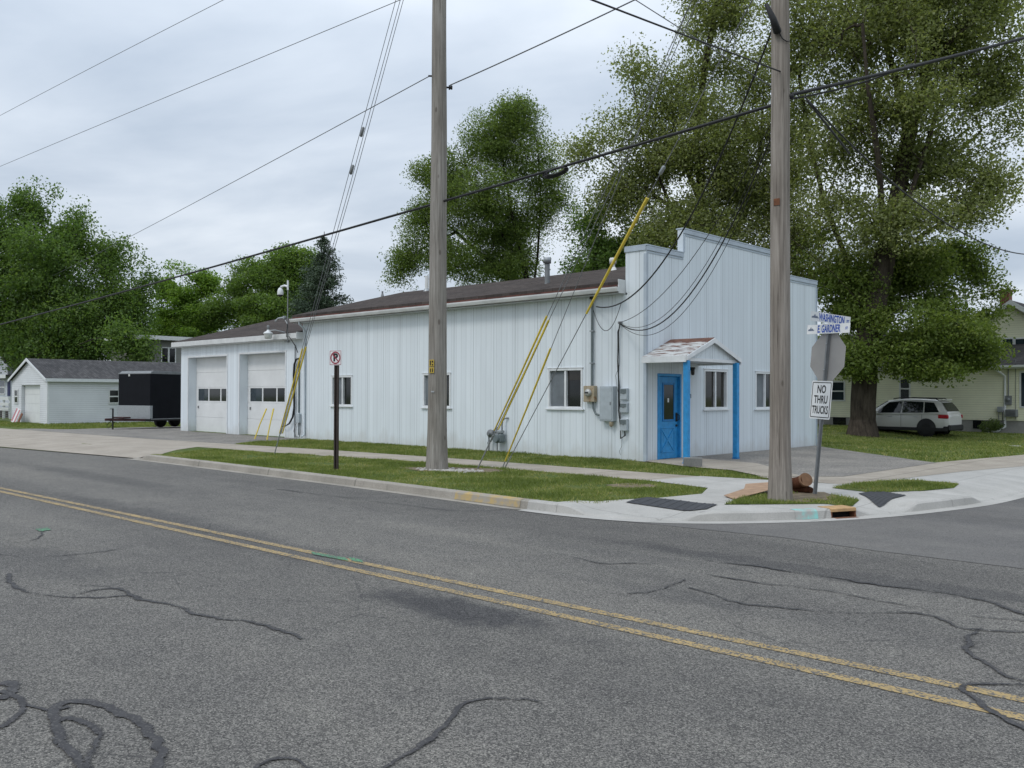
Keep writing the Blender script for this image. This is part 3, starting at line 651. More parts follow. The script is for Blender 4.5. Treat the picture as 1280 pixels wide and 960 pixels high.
# storm drain set into the new kerb
t = thing('storm_drain', 'storm drain inlet with tan cast hood and dark throat in the corner kerb', 'storm drain')
pp = new[drain_i[0]:drain_i[-1] + 1]; p0 = Vector((*pp[0], 0)); p1 = Vector((*pp[-1], 0)); tv = (p1 - p0); ln = tv.length; tv.normalize()
p0.z = zf(p0.x + .2, p0.y + .2) * .8; MD = Matrix.Translation(p0) @ Matrix(((tv.x, -tv.y, 0, 0), (tv.y, tv.x, 0, 0), (0, 0, 1, 0), (0, 0, 0, 1)))
MB().prism([(-0.012, 0.008), (-0.015, -0.03), (0.26, -0.03), (0.26, 0.018), (0.01, 0.018)], 0.0, ln, 'yz', MD).build('hood', 'cast_tan', t)
MB().box(0.0, ln, 0.10, 0.13, -0.16, -0.032, MD).box(0.021, ln - .021, -0.005, 0.099, -0.14, -0.112, MD).build('throat', 'void_dark', t)
MB().box(0.0, 0.02, -0.01, 0.098, -0.15, -0.032, MD).build('cheek', 'rust', t); MB().box(ln - 0.02, ln, -0.01, 0.098, -0.15, -0.032, MD).build('cheek', 'rust', t)
MB().box(0.03, ln - 0.03, -0.10, -0.006, -0.13, -0.109, MD).build('sill_plate', 'rust', t)
# ------------------------------------------------------------------ walls with real openings
def wall_cells(mb, us, zs, solid, plane, w0, w1):
    """us, zs: cut lines; solid(u, z) says whether a cell is wall. plane 'x': u runs along X and w is Y; 'y': u runs along Y and w is X."""
    P = (lambda u, z, w: (u, w, z)) if plane == 'x' else (lambda u, z, w: (w, u, z))
    us = sorted(set(us)); zs = sorted(set(zs))
    S_ = {(i, j): solid((us[i] + us[i + 1]) / 2, (zs[j] + zs[j + 1]) / 2) for i in range(len(us) - 1) for j in range(len(zs) - 1)}
    for (i, j), s in S_.items():
        if not s: continue
        u0, u1, z0, z1_ = us[i], us[i + 1], zs[j], zs[j + 1]
        for w in (w0, w1): mb.quad(P(u0, z0, w), P(u1, z0, w), P(u1, z1_, w), P(u0, z1_, w))
        for di, dj, q in ((-1, 0, ((u0, z0), (u0, z1_))), (1, 0, ((u1, z0), (u1, z1_))), (0, -1, ((u0, z0), (u1, z0))), (0, 1, ((u0, z1_), (u1, z1_)))):
            if not S_.get((i + di, j + dj), False):
                (a, b), (c, d) = q; mb.quad(P(a, b, w0), P(c, d, w0), P(c, d, w1), P(a, b, w1))
    return mb

WY, FX = 17.45, -12.15           # the long wall and the shop front
BX0, BX1 = -26.6, FX             # main part
GX0 = -35.65                     # far end of the garage part
BY1 = 26.7; RIDGE_Y = 22.08
shop = thing('shop_building', 'long white ribbed metal shop with stepped false front, blue door and two garage bays', 'building', loc=(-18, 22, 0))
def sh(mb, name, mat, parent=None):
    o = mb.build(name, mat); par = parent or shop; bpy.context.view_layer.update()
    o.parent = par; o.matrix_parent_inverse = par.matrix_world.inverted(); return o

wins_long = [(-24.86, -23.72, 1.17, 2.17), (-20.19, -18.97, 1.18, 2.19), (-15.22, -14.07, 1.22, 2.25)]
inw = lambda rects: (lambda u, z: not any(a < u < b and c < z < d for a, b, c, d in rects))
ro = inw(wins_long)
mb = MB(); wall_cells(mb, [BX0, BX1 - 0.16] + [q for r in wins_long for q in r[:2]], [-0.1, 4.05] + [q for r in wins_long for q in r[2:]], ro, 'x', WY, WY + 0.16)
sh(mb, 'wall', 'siding_x')
# dark gap and footing under the siding
sh(MB().box(GX0 + .05, BX1 - .03, WY + .03, WY + .14, -.3, -.02), 'footing', 'foundation')
# shop front, stepped
door_r = (17.93, 18.97, -0.02, 2.10)
wins_front = [(20.04, 21.22, 1.21, 2.25), (22.76, 23.92, 1.19, 2.24)]
STEP = [(WY, 19.05, 5.13), (19.05, 24.2, 5.74), (24.2, BY1, 5.13)]
op = inw(wins_front + [door_r])
solid = lambda u, z: op(u, z) and any(a < u < b and z < t for a, b, t in STEP)
mb = MB(); wall_cells(mb, [WY, 19.05, 24.2, BY1] + [q for r in wins_front + [door_r] for q in r[:2]], [-0.1, 4.1, 5.13, 5.74] + [q for r in wins_front + [door_r] for q in r[2:]], solid, 'y', FX, FX - 0.16)
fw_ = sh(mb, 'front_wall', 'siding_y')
# the false front is a hollow box half a metre deep: returns, back and top caps
mb = MB()
mb.box(FX - 0.55, FX - 0.162, WY, WY + 0.05, 4.052, 5.13).box(FX - 0.55, FX - 0.162, BY1 - 0.05, BY1, 4.10, 5.13)
mb.box(FX - 0.60, FX - 0.552, WY, BY1, 4.0, 5.13)
sh(mb, 'parapet', 'siding_x')
mb = MB()
for a, b, t in STEP:
    mb.bbox(FX - (0.62 if t < 5.5 else 0.20), FX + 0.035, a - 0.02, b + 0.02, t + 0.003, t + 0.035, 0.006)
    mb.bbox(FX + 0.003, FX + 0.030, a + 0.002, b - 0.002, t - 0.105, t, 0.005); mb.bbox(FX + 0.003, FX + 0.014, a, b, t - 0.165, t - 0.118, 0.003)
mb.bbox(FX - 0.62, FX - 0.0, WY - 0.030, WY - 0.003, 5.025, 5.131, 0.005)
mb.bbox(FX + 0.003, FX + 0.026, WY + 0.002, WY + 0.055, 0, 4.95, 0.004); mb.bbox(FX + 0.003, FX + 0.026, BY1 - 0.06, BY1 - 0.002, 0, 4.95, 0.004)
mb.bbox(FX - 0.06, FX + 0.026, WY - 0.022, WY - 0.003, 0, 4.95, 0.004); mb.bbox(FX + 0.003, FX + 0.026, 19.06, 19.11, 5.18, 5.62, 0.004)
sh(mb, 'parapet_cap', 'cap_metal')
# hidden walls
sh(MB().box(BX0, BX1 - .17, BY1 - .12, BY1, -.1, 4.05), 'rear_wall', 'siding_x')
def gable(x0, x1, y0, y1, z0, ze, yr, zr): return MB().prism([(y0, z0), (y1, z0), (y1, ze), (yr, zr), (y0, ze)], x0, x1, 'yz')
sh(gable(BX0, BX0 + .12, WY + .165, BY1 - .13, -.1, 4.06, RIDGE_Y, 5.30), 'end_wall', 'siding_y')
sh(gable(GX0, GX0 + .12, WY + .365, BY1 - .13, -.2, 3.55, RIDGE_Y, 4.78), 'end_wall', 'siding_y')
sh(MB().box(GX0, BX0 - .01, BY1 - .12, BY1, -.2, 3.5), 'rear_wall', 'siding_x')
# roofs: shingled slabs with a slight sag, fascia and gutter
def roof(name, x0, x1, ze, zr, mat, yo=0.28):
    mb = MB(); n = 14
    for s in (0, 1):
        rows = []
        for i in range(n + 1):
            x = x0 + (x1 - x0) * i / n; sag = -0.035 * sin(pi * i / n) + 0.012 * mnoise.noise(Vector((x * .9, s, 3)))
            for (y, z) in ((WY - yo, ze), ((WY - yo + RIDGE_Y) / 2, (ze + zr) / 2 + sag * .5), (RIDGE_Y, zr + sag)) if s == 0 else ((RIDGE_Y, zr + sag), (BY1 + yo, ze)):
                rows.append((x, y, z))
        m = 3 if s == 0 else 2
        top = rows; bot = [(a, b, c - 0.07) for a, b, c in rows]; k = len(top)
        fs = []
        for i in range(n):
            for j in range(m - 1):
                a, b = i * m + j, i * m + j + 1; c, d = (i + 1) * m + j + 1, (i + 1) * m + j
                fs.append((d, c, b, a)); fs.append((k + a, k + b, k + c, k + d))
            fs.append((i * m, (i + 1) * m, k + (i + 1) * m, k + i * m)); 
        for j in range(m - 1): fs.append((j, j + 1, k + j + 1, k + j)); fs.append((n * m + j, k + n * m + j, k + n * m + j + 1, n * m + j + 1))
        mb.add(top + bot, fs)
    return sh(mb, name, mat)
roof_main = roof('roof', BX0 - 0.25, FX - 0.62, 4.30, 5.53, 'roof_brown')
roof_gar = roof('garage_roof', GX0 - 0.3, BX0 - 0.004, 3.70, 4.98, 'roof_brown')
sh(MB().box(BX0 - .22, FX - .63, WY - .26, WY - .005, 4.02, 4.045), 'soffit', 'soffit')
sh(MB().box(BX0 - .24, FX - .64, WY - .276, WY - .25, 4.05, 4.235), 'fascia', 'fascia_rot')
gt = MB().prism([(WY - .272, 4.15), (WY - .40, 4.165), (WY - .40, 4.13), (WY - .372, 4.06), (WY - .272, 4.055)], BX0 - .24, FX - .57, 'yz')
sh(gt, 'gutter', 'gutter_white')
sh(MB().box(FX - .625, FX - .605, WY - .275, WY - .002, 4.03, 4.36), 'eave_end', 'gutter_white')
sh(MB().tube([(BX0 + .24, WY - .32, 4.06), (BX0 + .24, WY - .30, 3.97), (BX0 + .22, WY - .12, 3.84), (BX0 + .20, WY - .045, 3.76), (BX0 + .20, WY - .045, .16), (BX0 + .20, WY - .16, .07)], 0.036, 8), 'downspout', 'downspout_paint')
sh(MB().prism([(WY - .29, 3.50), (WY - .29, 3.68), (WY - .255, 3.70), (WY - .255, 3.50)], GX0 - .3, BX0 + .02, 'yz').box(GX0 - .27, BX0 + .0, WY - .25, WY - .005, 3.47, 3.495), 'garage_fascia', 'gutter_white')
sh(MB().box(BX0 + .022, BX0 + .04, WY - .285, WY - .003, 3.47, 3.72), 'eave_end', 'gutter_white')
sh(MB().prism([(WY - .28, 3.55), (RIDGE_Y, 4.86), (RIDGE_Y, 4.96), (WY - .28, 3.67)], GX0 - .33, GX0 - .303, 'yz'), 'rake_board', 'gutter_white')
sh(MB().prism([(WY - .28, 4.06), (RIDGE_Y, 5.36), (RIDGE_Y, 5.46), (WY - .28, 4.18)], BX0 - .285, BX0 - .253, 'yz'), 'rake_board', 'roof_brown')
# roof vents
def vent(name, x, y, z0, z1_, r, cap, mats):
    o = sh(MB().tube([(x, y, z0), (x, y, z1_)], r, 12), name, mats[0], roof_main)
    if cap: sh(MB().lathe([(r * .6, 0), (r * 1.5, 0.0), (r * 1.5, 0.14), (r * 1.2, 0.17), (0.01, 0.18)], Matrix.Translation((x, y, z1_ + .02)), 12), 'rain_cap', mats[1], o)
    sh(MB().lathe([(r * 2.2, -0.05), (r * 1.3, 0.10), (r * 1.02, 0.12)], Matrix.Translation((x, y, z0 + .06)), 12), 'flashing', mats[1], o)
vp = YP(684, 359, 19.0); vent('flue_pipe', vp.x, 19.0, vp.z - .08, vp.z + .66, 0.075, True, ('galv_dull', 'galv'))
vp = YP(533.5, 362, 21.6); vent('vent_pipe', vp.x, 21.6, 5.3, vp.z + .5, 0.07, False, ('pvc_white', 'galv'))
vp = YP(478, 371, 21.9); vent('vent_pipe', vp.x, 21.9, 5.36, vp.z + .22, 0.035, False, ('galv_dull', 'galv_dull'))
vp = YP(766, 333, 21.2); vent('roof_vent_cap', vp.x, 21.2, 5.2, vp.z + .06, 0.07, True, ('pvc_white', 'pvc_white'))
# sliding windows
def window(u0, u1, z0, z1_, plane, face, dirn, left, right, parent=None, low=None, split=0.5):
    """u along the wall, face: coordinate of the wall skin, dirn: outward sign"""
    def bx(mb, a, b, w0, w1, c, d, bev=0.006):
        w0, w1 = sorted((face + dirn * w0, face + dirn * w1))
        return mb.bbox(a, b, w0, w1, c, d, bev) if plane == 'x' else mb.bbox(w0, w1, a, b, c, d, bev)
    fr = MB(); t = 0.055
    bx(fr, u0, u1, -.10, .018, z1_ - t, z1_); bx(fr, u0, u1, -.10, .018, z0, z0 + t); bx(fr, u0, u0 + t, -.10, .018, z0 + t + .001, z1_ - t - .001); bx(fr, u1 - t, u1, -.10, .018, z0 + t + .001, z1_ - t - .001)
    um = u0 + (u1 - u0) * split; bx(fr, um - .03, um + .03, -.09, .004, z0 + t + .001, z1_ - t - .001)
    w = sh(fr, 'window', 'white_trim', parent)
    s = MB(); bx(s, u0 - .06, u1 + .06, .003, .06, z0 - .035, z0 - .002); sh(s, 'sill', 'white_trim', w); s = MB(); bx(s, u0 - .03, u1 + .03, .003, .03, z1_ + .003, z1_ + .025); sh(s, 'head_trim', 'white_trim', w)
    p = MB(); bx(p, u0 + t + .001, um - .031, -.060, -.052, z0 + t + .001, z1_ - t - .001, 0); sh(p, 'pane', left, w)
    p = MB(); bx(p, um + .031, u1 - t - .001, -.080, -.072, z0 + t + .001, z1_ - t - .001, 0); sh(p, 'pane', right, w)
    if low:
        p = MB(); bx(p, um + .035, u1 - t - .004, -.0715, -.066, z1_ - t - .001 - (z1_ - z0) * .24, z1_ - t - .004, 0); sh(p, 'blind', low, w)
    return w
for r, sp, lo in zip(wins_long, (0.52, 0.5, 0.50), (None, None, 'glass_brown')): window(*r, 'x', WY, -1, 'screen_grey', 'glass_dark', split=sp, low=lo)
window(*wins_front[0], 'y', FX, 1, 'glass_brown', 'glass_brown'); window(*wins_front[1], 'y', FX, 1, 'screen_grey', 'glass_dark')
# blue door
dr = sh(MB().bbox(FX - .10, FX - .055, 18.0, 18.90, 0.02, 2.03, .005), 'door', 'blue_paint')
def db(name, mat, parts, parent=dr):
    mb = MB()
    for p in parts: mb.bbox(*p, .006)
    return sh(mb, name, mat, parent)
db('frame', 'blue_paint', [(FX - .12, FX + .02, 17.93, 17.995, 0, 2.10), (FX - .12, FX + .02, 18.905, 18.97, 0, 2.10), (FX - .12, FX + .02, 17.996, 18.904, 2.035, 2.10)])
db('glazing', 'glass_dark', [(FX - .054, FX - .050, 18.27, 18.70, 0.98, 1.83)])
db('window_bead', 'blue_paint_dark', [(FX - .054, FX - .036, 18.22, 18.268, 0.93, 1.88), (FX - .054, FX - .036, 18.702, 18.75, .93, 1.88), (FX - .054, FX - .036, 18.269, 18.701, 1.832, 1.88), (FX - .054, FX - .036, 18.269, 18.701, .93, .978)])
mb = MB()
mb.bbox(FX - .054, FX - .040, 18.16, 18.76, .76, .79, .004).bbox(FX - .054, FX - .040, 18.16, 18.76, .17, .20, .004).bbox(FX - .054, FX - .040, 18.16, 18.19, .201, .759, .004).bbox(FX - .054, FX - .040, 18.73, 18.76, .201, .759, .004)
for a, b in (((18.2, .215), (18.72, .745)), ((18.72, .215), (18.2, .745))):
    du_, dz_ = b[0] - a[0], b[1] - a[1]; l = math.hypot(du_, dz_); nx, nz = -dz_ / l * .022, du_ / l * .022; k = .003 if a[0] < b[0] else 0
    mb.prism([(a[0] + nx, a[1] + nz), (b[0] + nx, b[1] + nz), (b[0] - nx, b[1] - nz), (a[0] - nx, a[1] - nz)], FX - .054, FX - .042 + k, 'yz')
sh(mb, 'cross_panel', 'blue_paint', dr)
sh(MB().bbox(FX - .054, FX - .030, 18.80, 18.86, .92, 1.14, .006).tube([(FX - .03, 18.83, 1.10), (FX + .035, 18.83, 1.08), (FX + .035, 18.83, .97), (FX - .03, 18.83, .95)], .012, 8).lathe([(.028, 0), (.03, .015), (.02, .03)], Matrix.Translation((FX - .054, 18.83, .82)) @ Matrix.Rotation(pi / 2, 4, 'Y'), 12), 'handle', 'black_rubber', dr)
sh(MB().bbox(FX - .0495, FX - .046, 18.44, 18.50, 1.40, 1.50, .002), 'notice', 'sign_white', dr)
sh(MB().box(FX - .12, FX + .05, 17.90, 19.0, -.02, .015), 'threshold', 'galv_dull', dr)
# gabled porch roof on two blue posts
PX = -11.04; Y0, Y1, YR = 17.36, 19.70, 18.50; ZE, ZR = 2.45, 2.91
po = sh(MB().prism([(Y0 - .06, ZE), (YR, ZR), (YR, ZR + .035), (Y0 - .06, ZE + .035)], FX + .004, PX + .10, 'yz').prism([(YR, ZR + .001), (Y1 + .06, ZE), (Y1 + .06, ZE + .035), (YR, ZR + .036)], FX + .004, PX + .10, 'yz'), 'porch_roof', 'rusty_sheet')
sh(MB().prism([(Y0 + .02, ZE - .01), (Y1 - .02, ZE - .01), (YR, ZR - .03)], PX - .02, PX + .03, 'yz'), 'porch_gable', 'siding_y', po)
mb = MB()
mb.prism([(Y0 - .07, ZE - .08), (Y0 - .07, ZE + .02), (YR, ZR + .02), (YR, ZR - .09)], PX + .102, PX + .128, 'yz').prism([(YR, ZR - .089), (YR, ZR + .021), (Y1 + .07, ZE + .02), (Y1 + .07, ZE - .08)], PX + .102, PX + .128, 'yz')
mb.bbox(FX + .004, PX + .10, Y0 - .10, Y0 - .062, ZE - .12, ZE + .03, .006); mb.bbox(FX + .004, PX + .10, Y1 + .062, Y1 + .10, ZE - .12, ZE + .03, .006)
mb.bbox(PX + .032, PX + .05, Y0 + .02, Y1 - .02, ZE - .09, ZE - .012, .005)
sh(mb, 'barge_board', 'white_trim', po)
sh(MB().box(FX + .004, PX + .03, Y0 - .03, Y1 + .03, ZE - .075, ZE - .05), 'porch_ceiling', 'soffit', po)
for (x, y, h) in ((PX + .05, Y0 + .03, ZE - .076), (PX + .05, 19.62, ZE - .076)):
    q = sh(MB().bbox(x - .06, x + .06, y - .06, y + .06, .06, h, .008), 'porch_post', 'blue_paint', po)
    sh(MB().bbox(x - .068, x + .068, y - .068, y + .068, 0, .058, .006), 'post_base', 'blue_paint_dark', q)
lt = sh(MB().lathe([(.05, 0), (.06, .02), (.06, .05), (.05, .06)], Matrix.Translation((FX + .10, 19.35, 2.22)), 12).box(FX + .003, FX + .10, 19.31, 19.39, 2.2, 2.28), 'porch_light', 'black_rubber')
sh(MB().lathe([(.045, 0), (.05, -.04), (.045, -.12), (.02, -.14)], Matrix.Translation((FX + .10, 19.35, 2.218)), 12), 'globe', 'glass_brown', lt)
# garage front and the two sectional doors
gd = [(-34.98, -31.84, -.15, 3.03), (-30.86, -27.70, -.12, 3.06)]
mb = MB(); wall_cells(mb, [GX0, BX0 - .003] + [q for r in gd for q in r[:2]], [-.15, 3.49] + [r[3] for r in gd], inw([(a, b, c - 1, d) for a, b, c, d in gd]), 'x', WY, WY + .34)
sh(mb, 'garage_wall', 'siding_x')
for (a, b, z0, z1_) in gd:
    tr = MB(); t = .07
    tr.bbox(a - t, a - .002, WY - .02, WY - .003, -.05, z1_ + t, .004).bbox(b + .002, b + t, WY - .02, WY - .003, -.05, z1_ + t, .004).bbox(a - .001, b + .001, WY - .02, WY - .003, z1_ + .003, z1_ + t, .004)
    d = sh(MB().box(a, b, WY + .352, WY + .38, z0, z1_), 'garage_door', 'white_door')
    sh(tr, 'door_trim', 'white_trim', d)
    n = 5; hh = (z1_ + .02) / n; zlo = -.02
    rows = [zlo + (z1_ - zlo) * i / 5 for i in range(6)]
    mb = MB()
    for i in range(5):
        if i == 2: continue
        mb.bbox(a + .004, b - .004, WY + .335, WY + .3515, rows[i] + .004, rows[i + 1] - .004, .006)
    sh(mb, 'door_panel', 'white_door', d)
    zb0, zb1 = rows[2] + .004, rows[3] - .004; mb = MB()
    xs = [a + .10 + (b - a - .2) * i / 3 for i in range(4)]
    mb.box(a + .004, b - .004, WY + .335, WY + .3515, zb0, zb0 + .055).box(a + .004, b - .004, WY + .335, WY + .3515, zb1 - .05, zb1)
    for x, w in zip(xs, (.10, .04, .04, .10)):
        mb.box(max(a + .004, x - w), min(b - .004, x + w), WY + .335, WY + .3515, zb0 + .056, zb1 - .051)
    wn = sh(mb, 'window_rail', 'white_door', d)
    for i, m in enumerate(('glass_blue', 'glass_dark', 'glass_dark')): sh(MB().box(xs[i] + .002, xs[i + 1] - .002, WY + .344, WY + .350, zb0 + .057, zb1 - .052), 'pane', m, d)
    sh(MB().bbox(a + .20, a + .26, WY + .30, WY + .334, .95, 1.05, .006), 'handle', 'galv_dull', d)
    sh(MB().box(a + .004, b - .004, WY + .335, WY + .3515, z0 + .09, zlo + .002), 'rubber_seal', 'black_rubber', d)
def text_mesh(s, size, sx=1.0, bold=0.0, ext=0.001, align='CENTER'):
    cu = bpy.data.curves.new('lettering', 'FONT'); cu.body = s; cu.size = size; cu.extrude = ext; cu.offset = bold; cu.align_x = align; cu.align_y = 'CENTER'; cu.resolution_u = 3; cu.fill_mode = 'BOTH'
    o = bpy.data.objects.new('lettering', cu); COL.objects.link(o); dg = bpy.context.evaluated_depsgraph_get()
    me = bpy.data.meshes.new_from_object(o.evaluated_get(dg)); bpy.data.objects.remove(o); bpy.data.curves.remove(cu)
    me.transform(Matrix.Diagonal((sx, 1, 1, 1))); return me
def text(name, s, size, M, mat, parent, sx=1.0, bold=0.0, ext=0.001):
    me = text_mesh(s, size, sx, bold, ext); me.transform(M); me.materials.clear(); me.materials.append(MATS[mat]); me.name = name
    return link(name, me, parent)
def facing(loc, right, up=Vector((0, 0, 1))):
    """a frame whose X runs along 'right' and whose Z looks out of the sign"""
    r = Vector(right).normalized(); u = Vector(up).normalized(); n = r.cross(u)
    return Matrix(((r.x, u.x, n.x, loc[0]), (r.y, u.y, n.y, loc[1]), (r.z, u.z, n.z, loc[2]), (0, 0, 0, 1)))
sh(MB().box(FX + .003, FX + .012, 19.335, 19.355, 1.62, 1.73).box(FX + .003, FX + .012, 19.40, 19.42, 1.50, 1.60).box(FX + .003, FX + .011, 19.356, 19.398, 1.58, 1.605), 'house_number', 'galv_dull')
# ------------------------------------------------------------------ utility poles
def pole(name, label, foot, lean, h, r0, r1, mat):
    t = thing(name, label, 'utility pole', 'utility poles', foot)
    mb = MB(); n = 26; pts = []; rs = []
    for i in range(n + 1):
        k = i / n; z = -.3 + (h + .3) * k
        pts.append((lean[0] * z + .012 * mnoise.noise(Vector((k * 5, 1, 2))), lean[1] * z + .012 * mnoise.noise(Vector((k * 5, 7, 2))), z)); rs.append(r0 + (r1 - r0) * k + (.05 * max(0, 1 - k * 9) ** 2))
    mb.tube(pts, rs, 28); mb.build('shaft', mat, t)
    return t, (lambda z: Vector(foot) + Vector((lean[0] * z, lean[1] * z, z)))
PL, atL = pole('utility_pole', 'thick grey wooden utility pole in the grass verge in front of the long white wall', (-13.94, 12.44, 0), (0.002, 0.0), 13.6, 0.208, 0.125, 'pole_grey')
PR, atR = pole('utility_pole', 'weathered brown wooden utility pole on the corner island beside the street name signs', (-6.22, 12.42, 0), (-0.0005, 0.0), 12.6, 0.155, 0.118, 'pole_brown')
_v = (Vector((0, 0, 0)) - Vector((-13.94, 12.44, 0))).normalized(); _vr = Vector((-_v.y, _v.x, 0))
ml = facing((0, 0, 0), _vr)
def onpole(t, foot, r, z, ang, mk, name, mat):
    """put a small plate on the shaft, turned by ang from the side that faces the street corner opposite"""
    f = Vector((-foot[0], -foot[1], 0)).normalized(); a = math.atan2(f.y, f.x) + ang
    M = Matrix.Translation((cos(a) * r, sin(a) * r, z)) @ Matrix.Rotation(a, 4, 'Z'); mb = MB(); mk(mb, M); return mb.build(name, mat, t)
tg = onpole(PL, (-13.94, 12.44), .206, 2.16, -.62, lambda mb, M: mb.bbox(-.004, .004, -.06, .06, 0, .14, .003, M), 'number_plate', 'tag_yellow')
onpole(PL, (-13.94, 12.44), .206, 2.16, -.62, lambda mb, M: mb.box(.005, .007, -.04, -.015, .02, .12, M).box(.005, .007, .008, .04, .02, .05, M).box(.005, .007, .008, .04, .08, .12, M), 'plate_marks', 'sign_black').parent = tg
tg = onpole(PL, (-13.94, 12.44), .206, 2.02, -.62, lambda mb, M: mb.bbox(-.004, .004, -.06, .06, 0, .12, .003, M), 'number_plate', 'tag_yellow')
onpole(PL, (-13.94, 12.44), .206, 2.02, -.62, lambda mb, M: mb.box(.005, .007, -.035, -.012, .02, .10, M).box(.005, .007, .012, .035, .02, .10, M), 'plate_marks', 'sign_black').parent = tg
onpole(PL, (-13.94, 12.44), .204, 1.62, -.5, lambda mb, M: mb.box(-.003, .004, -.035, .035, 0, .03, M), 'metal_tag', 'alu')
onpole(PR, (-6.22, 12.42), .148, 4.42, -.35, lambda mb, M: mb.box(-.004, .005, -.045, .045, 0, .10, M), 'rusty_plate', 'rust')
for z, sd_ in ((8.05, 1), (8.28, -1)):
    f = atL(z) - Vector((-13.94, 12.44, 0)); M = Matrix.Translation(f + _vr * (0.17 * sd_)) @ Matrix.Rotation(math.atan2(_vr.y, _vr.x), 4, 'Z') @ Matrix.Rotation(pi / 2, 4, 'Y')
    MB().lathe([(.02, -.06), (.02, .03), (.05, .03), (.05, .06), (.03, .07), (.05, .08), (.04, .11)], M, 10).build('bolt', 'wire_black', PL)
_w = (Vector((0, 0, 0)) - Vector((-6.22, 12.42, 0))).normalized(); _wr = Vector((-_w.y, _w.x, 0))
MB().tube([Vector((0, 0, 7.05)) + _w * .10 + _wr * -.06, Vector((0, 0, 7.0)) + _w * .17 - _wr * .04, Vector((0, 0, 7.16)) + _w * .26 - _wr * .10, Vector((0, 0, 7.42)) + _w * .20 - _wr * .20], [.045, .06, .05, .03], 8).build('cable_clamp', 'wire_black', PR)
MB().tube([Vector((0, 0, 7.02)) + _w * .155 - _wr * .03, Vector((0, 0, 6.9)) + _w * .15 + _wr * .03, Vector((0, 0, 6.86)) + _w * .13 + _wr * .09, Vector((0, 0, 6.88)) + _w * .08 + _wr * .13], .008, 6).build('ground_lead', 'wire_black', PR)
MB().lathe([(.02, -.03), (.05, 0), (.05, .03), (.02, .05)], Matrix.Translation(Vector((0, 0, 6.06)) + _wr * .15), 10).build('bolt', 'wire_black', PR)
# stones about the foot of the grey pole
sr = random.Random(3); mb = MB()
for i in range(150):
    a = sr.uniform(0, 2 * pi); k = sr.random()
    x, y = (-13.95 + cos(a) * sr.uniform(.2, .48), 12.40 + sin(a) * sr.uniform(.2, .42)) if k < .5 else (sr.uniform(-13.6, -12.9), 12.55 + sr.uniform(-.25, .3))
    s = sr.uniform(.02, .055); vs = [Vector((x + s * sr.uniform(.7, 1.2) * cos(q * pi / 3), y + s * sr.uniform(.7, 1.2) * sin(q * pi / 3), 0.0)) for q in range(6)]
    top = [Vector((x + (v.x - x) * .55, y + (v.y - y) * .55, .01 + s * .45)) for v in vs]
    mb.add(vs + top, [(q, (q + 1) % 6, 6 + (q + 1) % 6, 6 + q) for q in range(6)] + [tuple(range(6, 12))])
o = mb.build('gravel', 'stone_white'); tag(o, 'pale broken stones scattered round the foot of the grey utility pole', 'stones', kind='stuff')

# ------------------------------------------------------------------ wires
def wire_pts(p0, p1, via=None, sag=0.0, n=28):
    p0, p1 = Vector(p0), Vector(p1); km = None
    if via is not None:
        # the point of the wire seen in that direction, in the upright plane through its two ends
        d = Vector((p1.x - p0.x, p1.y - p0.y, 0)); nn = Vector((-d.y, d.x, 0)); r = Vector(ray(*via)); c = Vector(_C)
        s = (p0 - c).dot(nn) / r.dot(nn); q = c + r * s; km = ((q - p0).dot(d)) / d.length_squared
        km = max(.05, min(.95, km)); zl = p0.z + (p1.z - p0.z) * km; sag = (zl - q.z) / (4 * km * (1 - km))
    return [p0.lerp(p1, i / n) - Vector((0, 0, sag * 4 * (i / n) * (1 - i / n))) for i in range(n + 1)]
def wire(label, p0, p1, r=0.009, via=None, sag=0.0, name='overhead_wire', mat='wire_black', group='overhead wires', cat='wire', parts=None):
    pts = wire_pts(p0, p1, via, sag)
    o = MB().tube(pts, r, 6).build(name, mat); tag(o, label, cat, group); return o, pts
FARX = -54
wire('thin high overhead wire, topmost of those crossing the upper left sky', XP(-107, 202, FARX), atL(12.3) + Vector((.05, .1, 0)), .008, (100, 92), mat='wire_grey')
wire('thin overhead wire just below the topmost one in the upper left sky', XP(-107, 253, FARX), atL(10.35) + Vector((-.05, .16, 0)), .008, (235, 110), mat='wire_grey')
pR84 = atR(8.55) + Vector((0, -.13, 0)); pLb = atL(8.1) + _vr * .23
wire('thin overhead wire bolted to the grey pole, running down to the left behind the maple', D(20, 366, 84), atL(8.28) - _vr * .2, .010, (300, 223), mat='wire_grey')
wire('thin overhead wire from the grey pole bolt up to the top of the brown pole', pLb, pR84, .012, (670, 58), mat='wire_grey')
# thick communication cable behind the grey pole to the brown one, and on over the side street
cb, cpts = wire('thick black communication cable sagging between the brown pole and the far left', XP(-107, 432, FARX), atR(6.02) + Vector((-.13, .1, 0)), .026, (490, 270), name='communication_cable', cat='cable')
q0 = atR(6.10) + _wr * .16
wire('thick black cable running from the brown pole out over the side street', q0, D(1400, 14, 17.0), .030, (1140, 83), name='communication_cable', cat='cable')
wire('slack thinner cable lashed under the thick one right of the brown pole', q0 + Vector((0, 0, -.06)), D(1140, 80, 14.6), .016, (1075, 104), name='communication_cable', cat='cable')
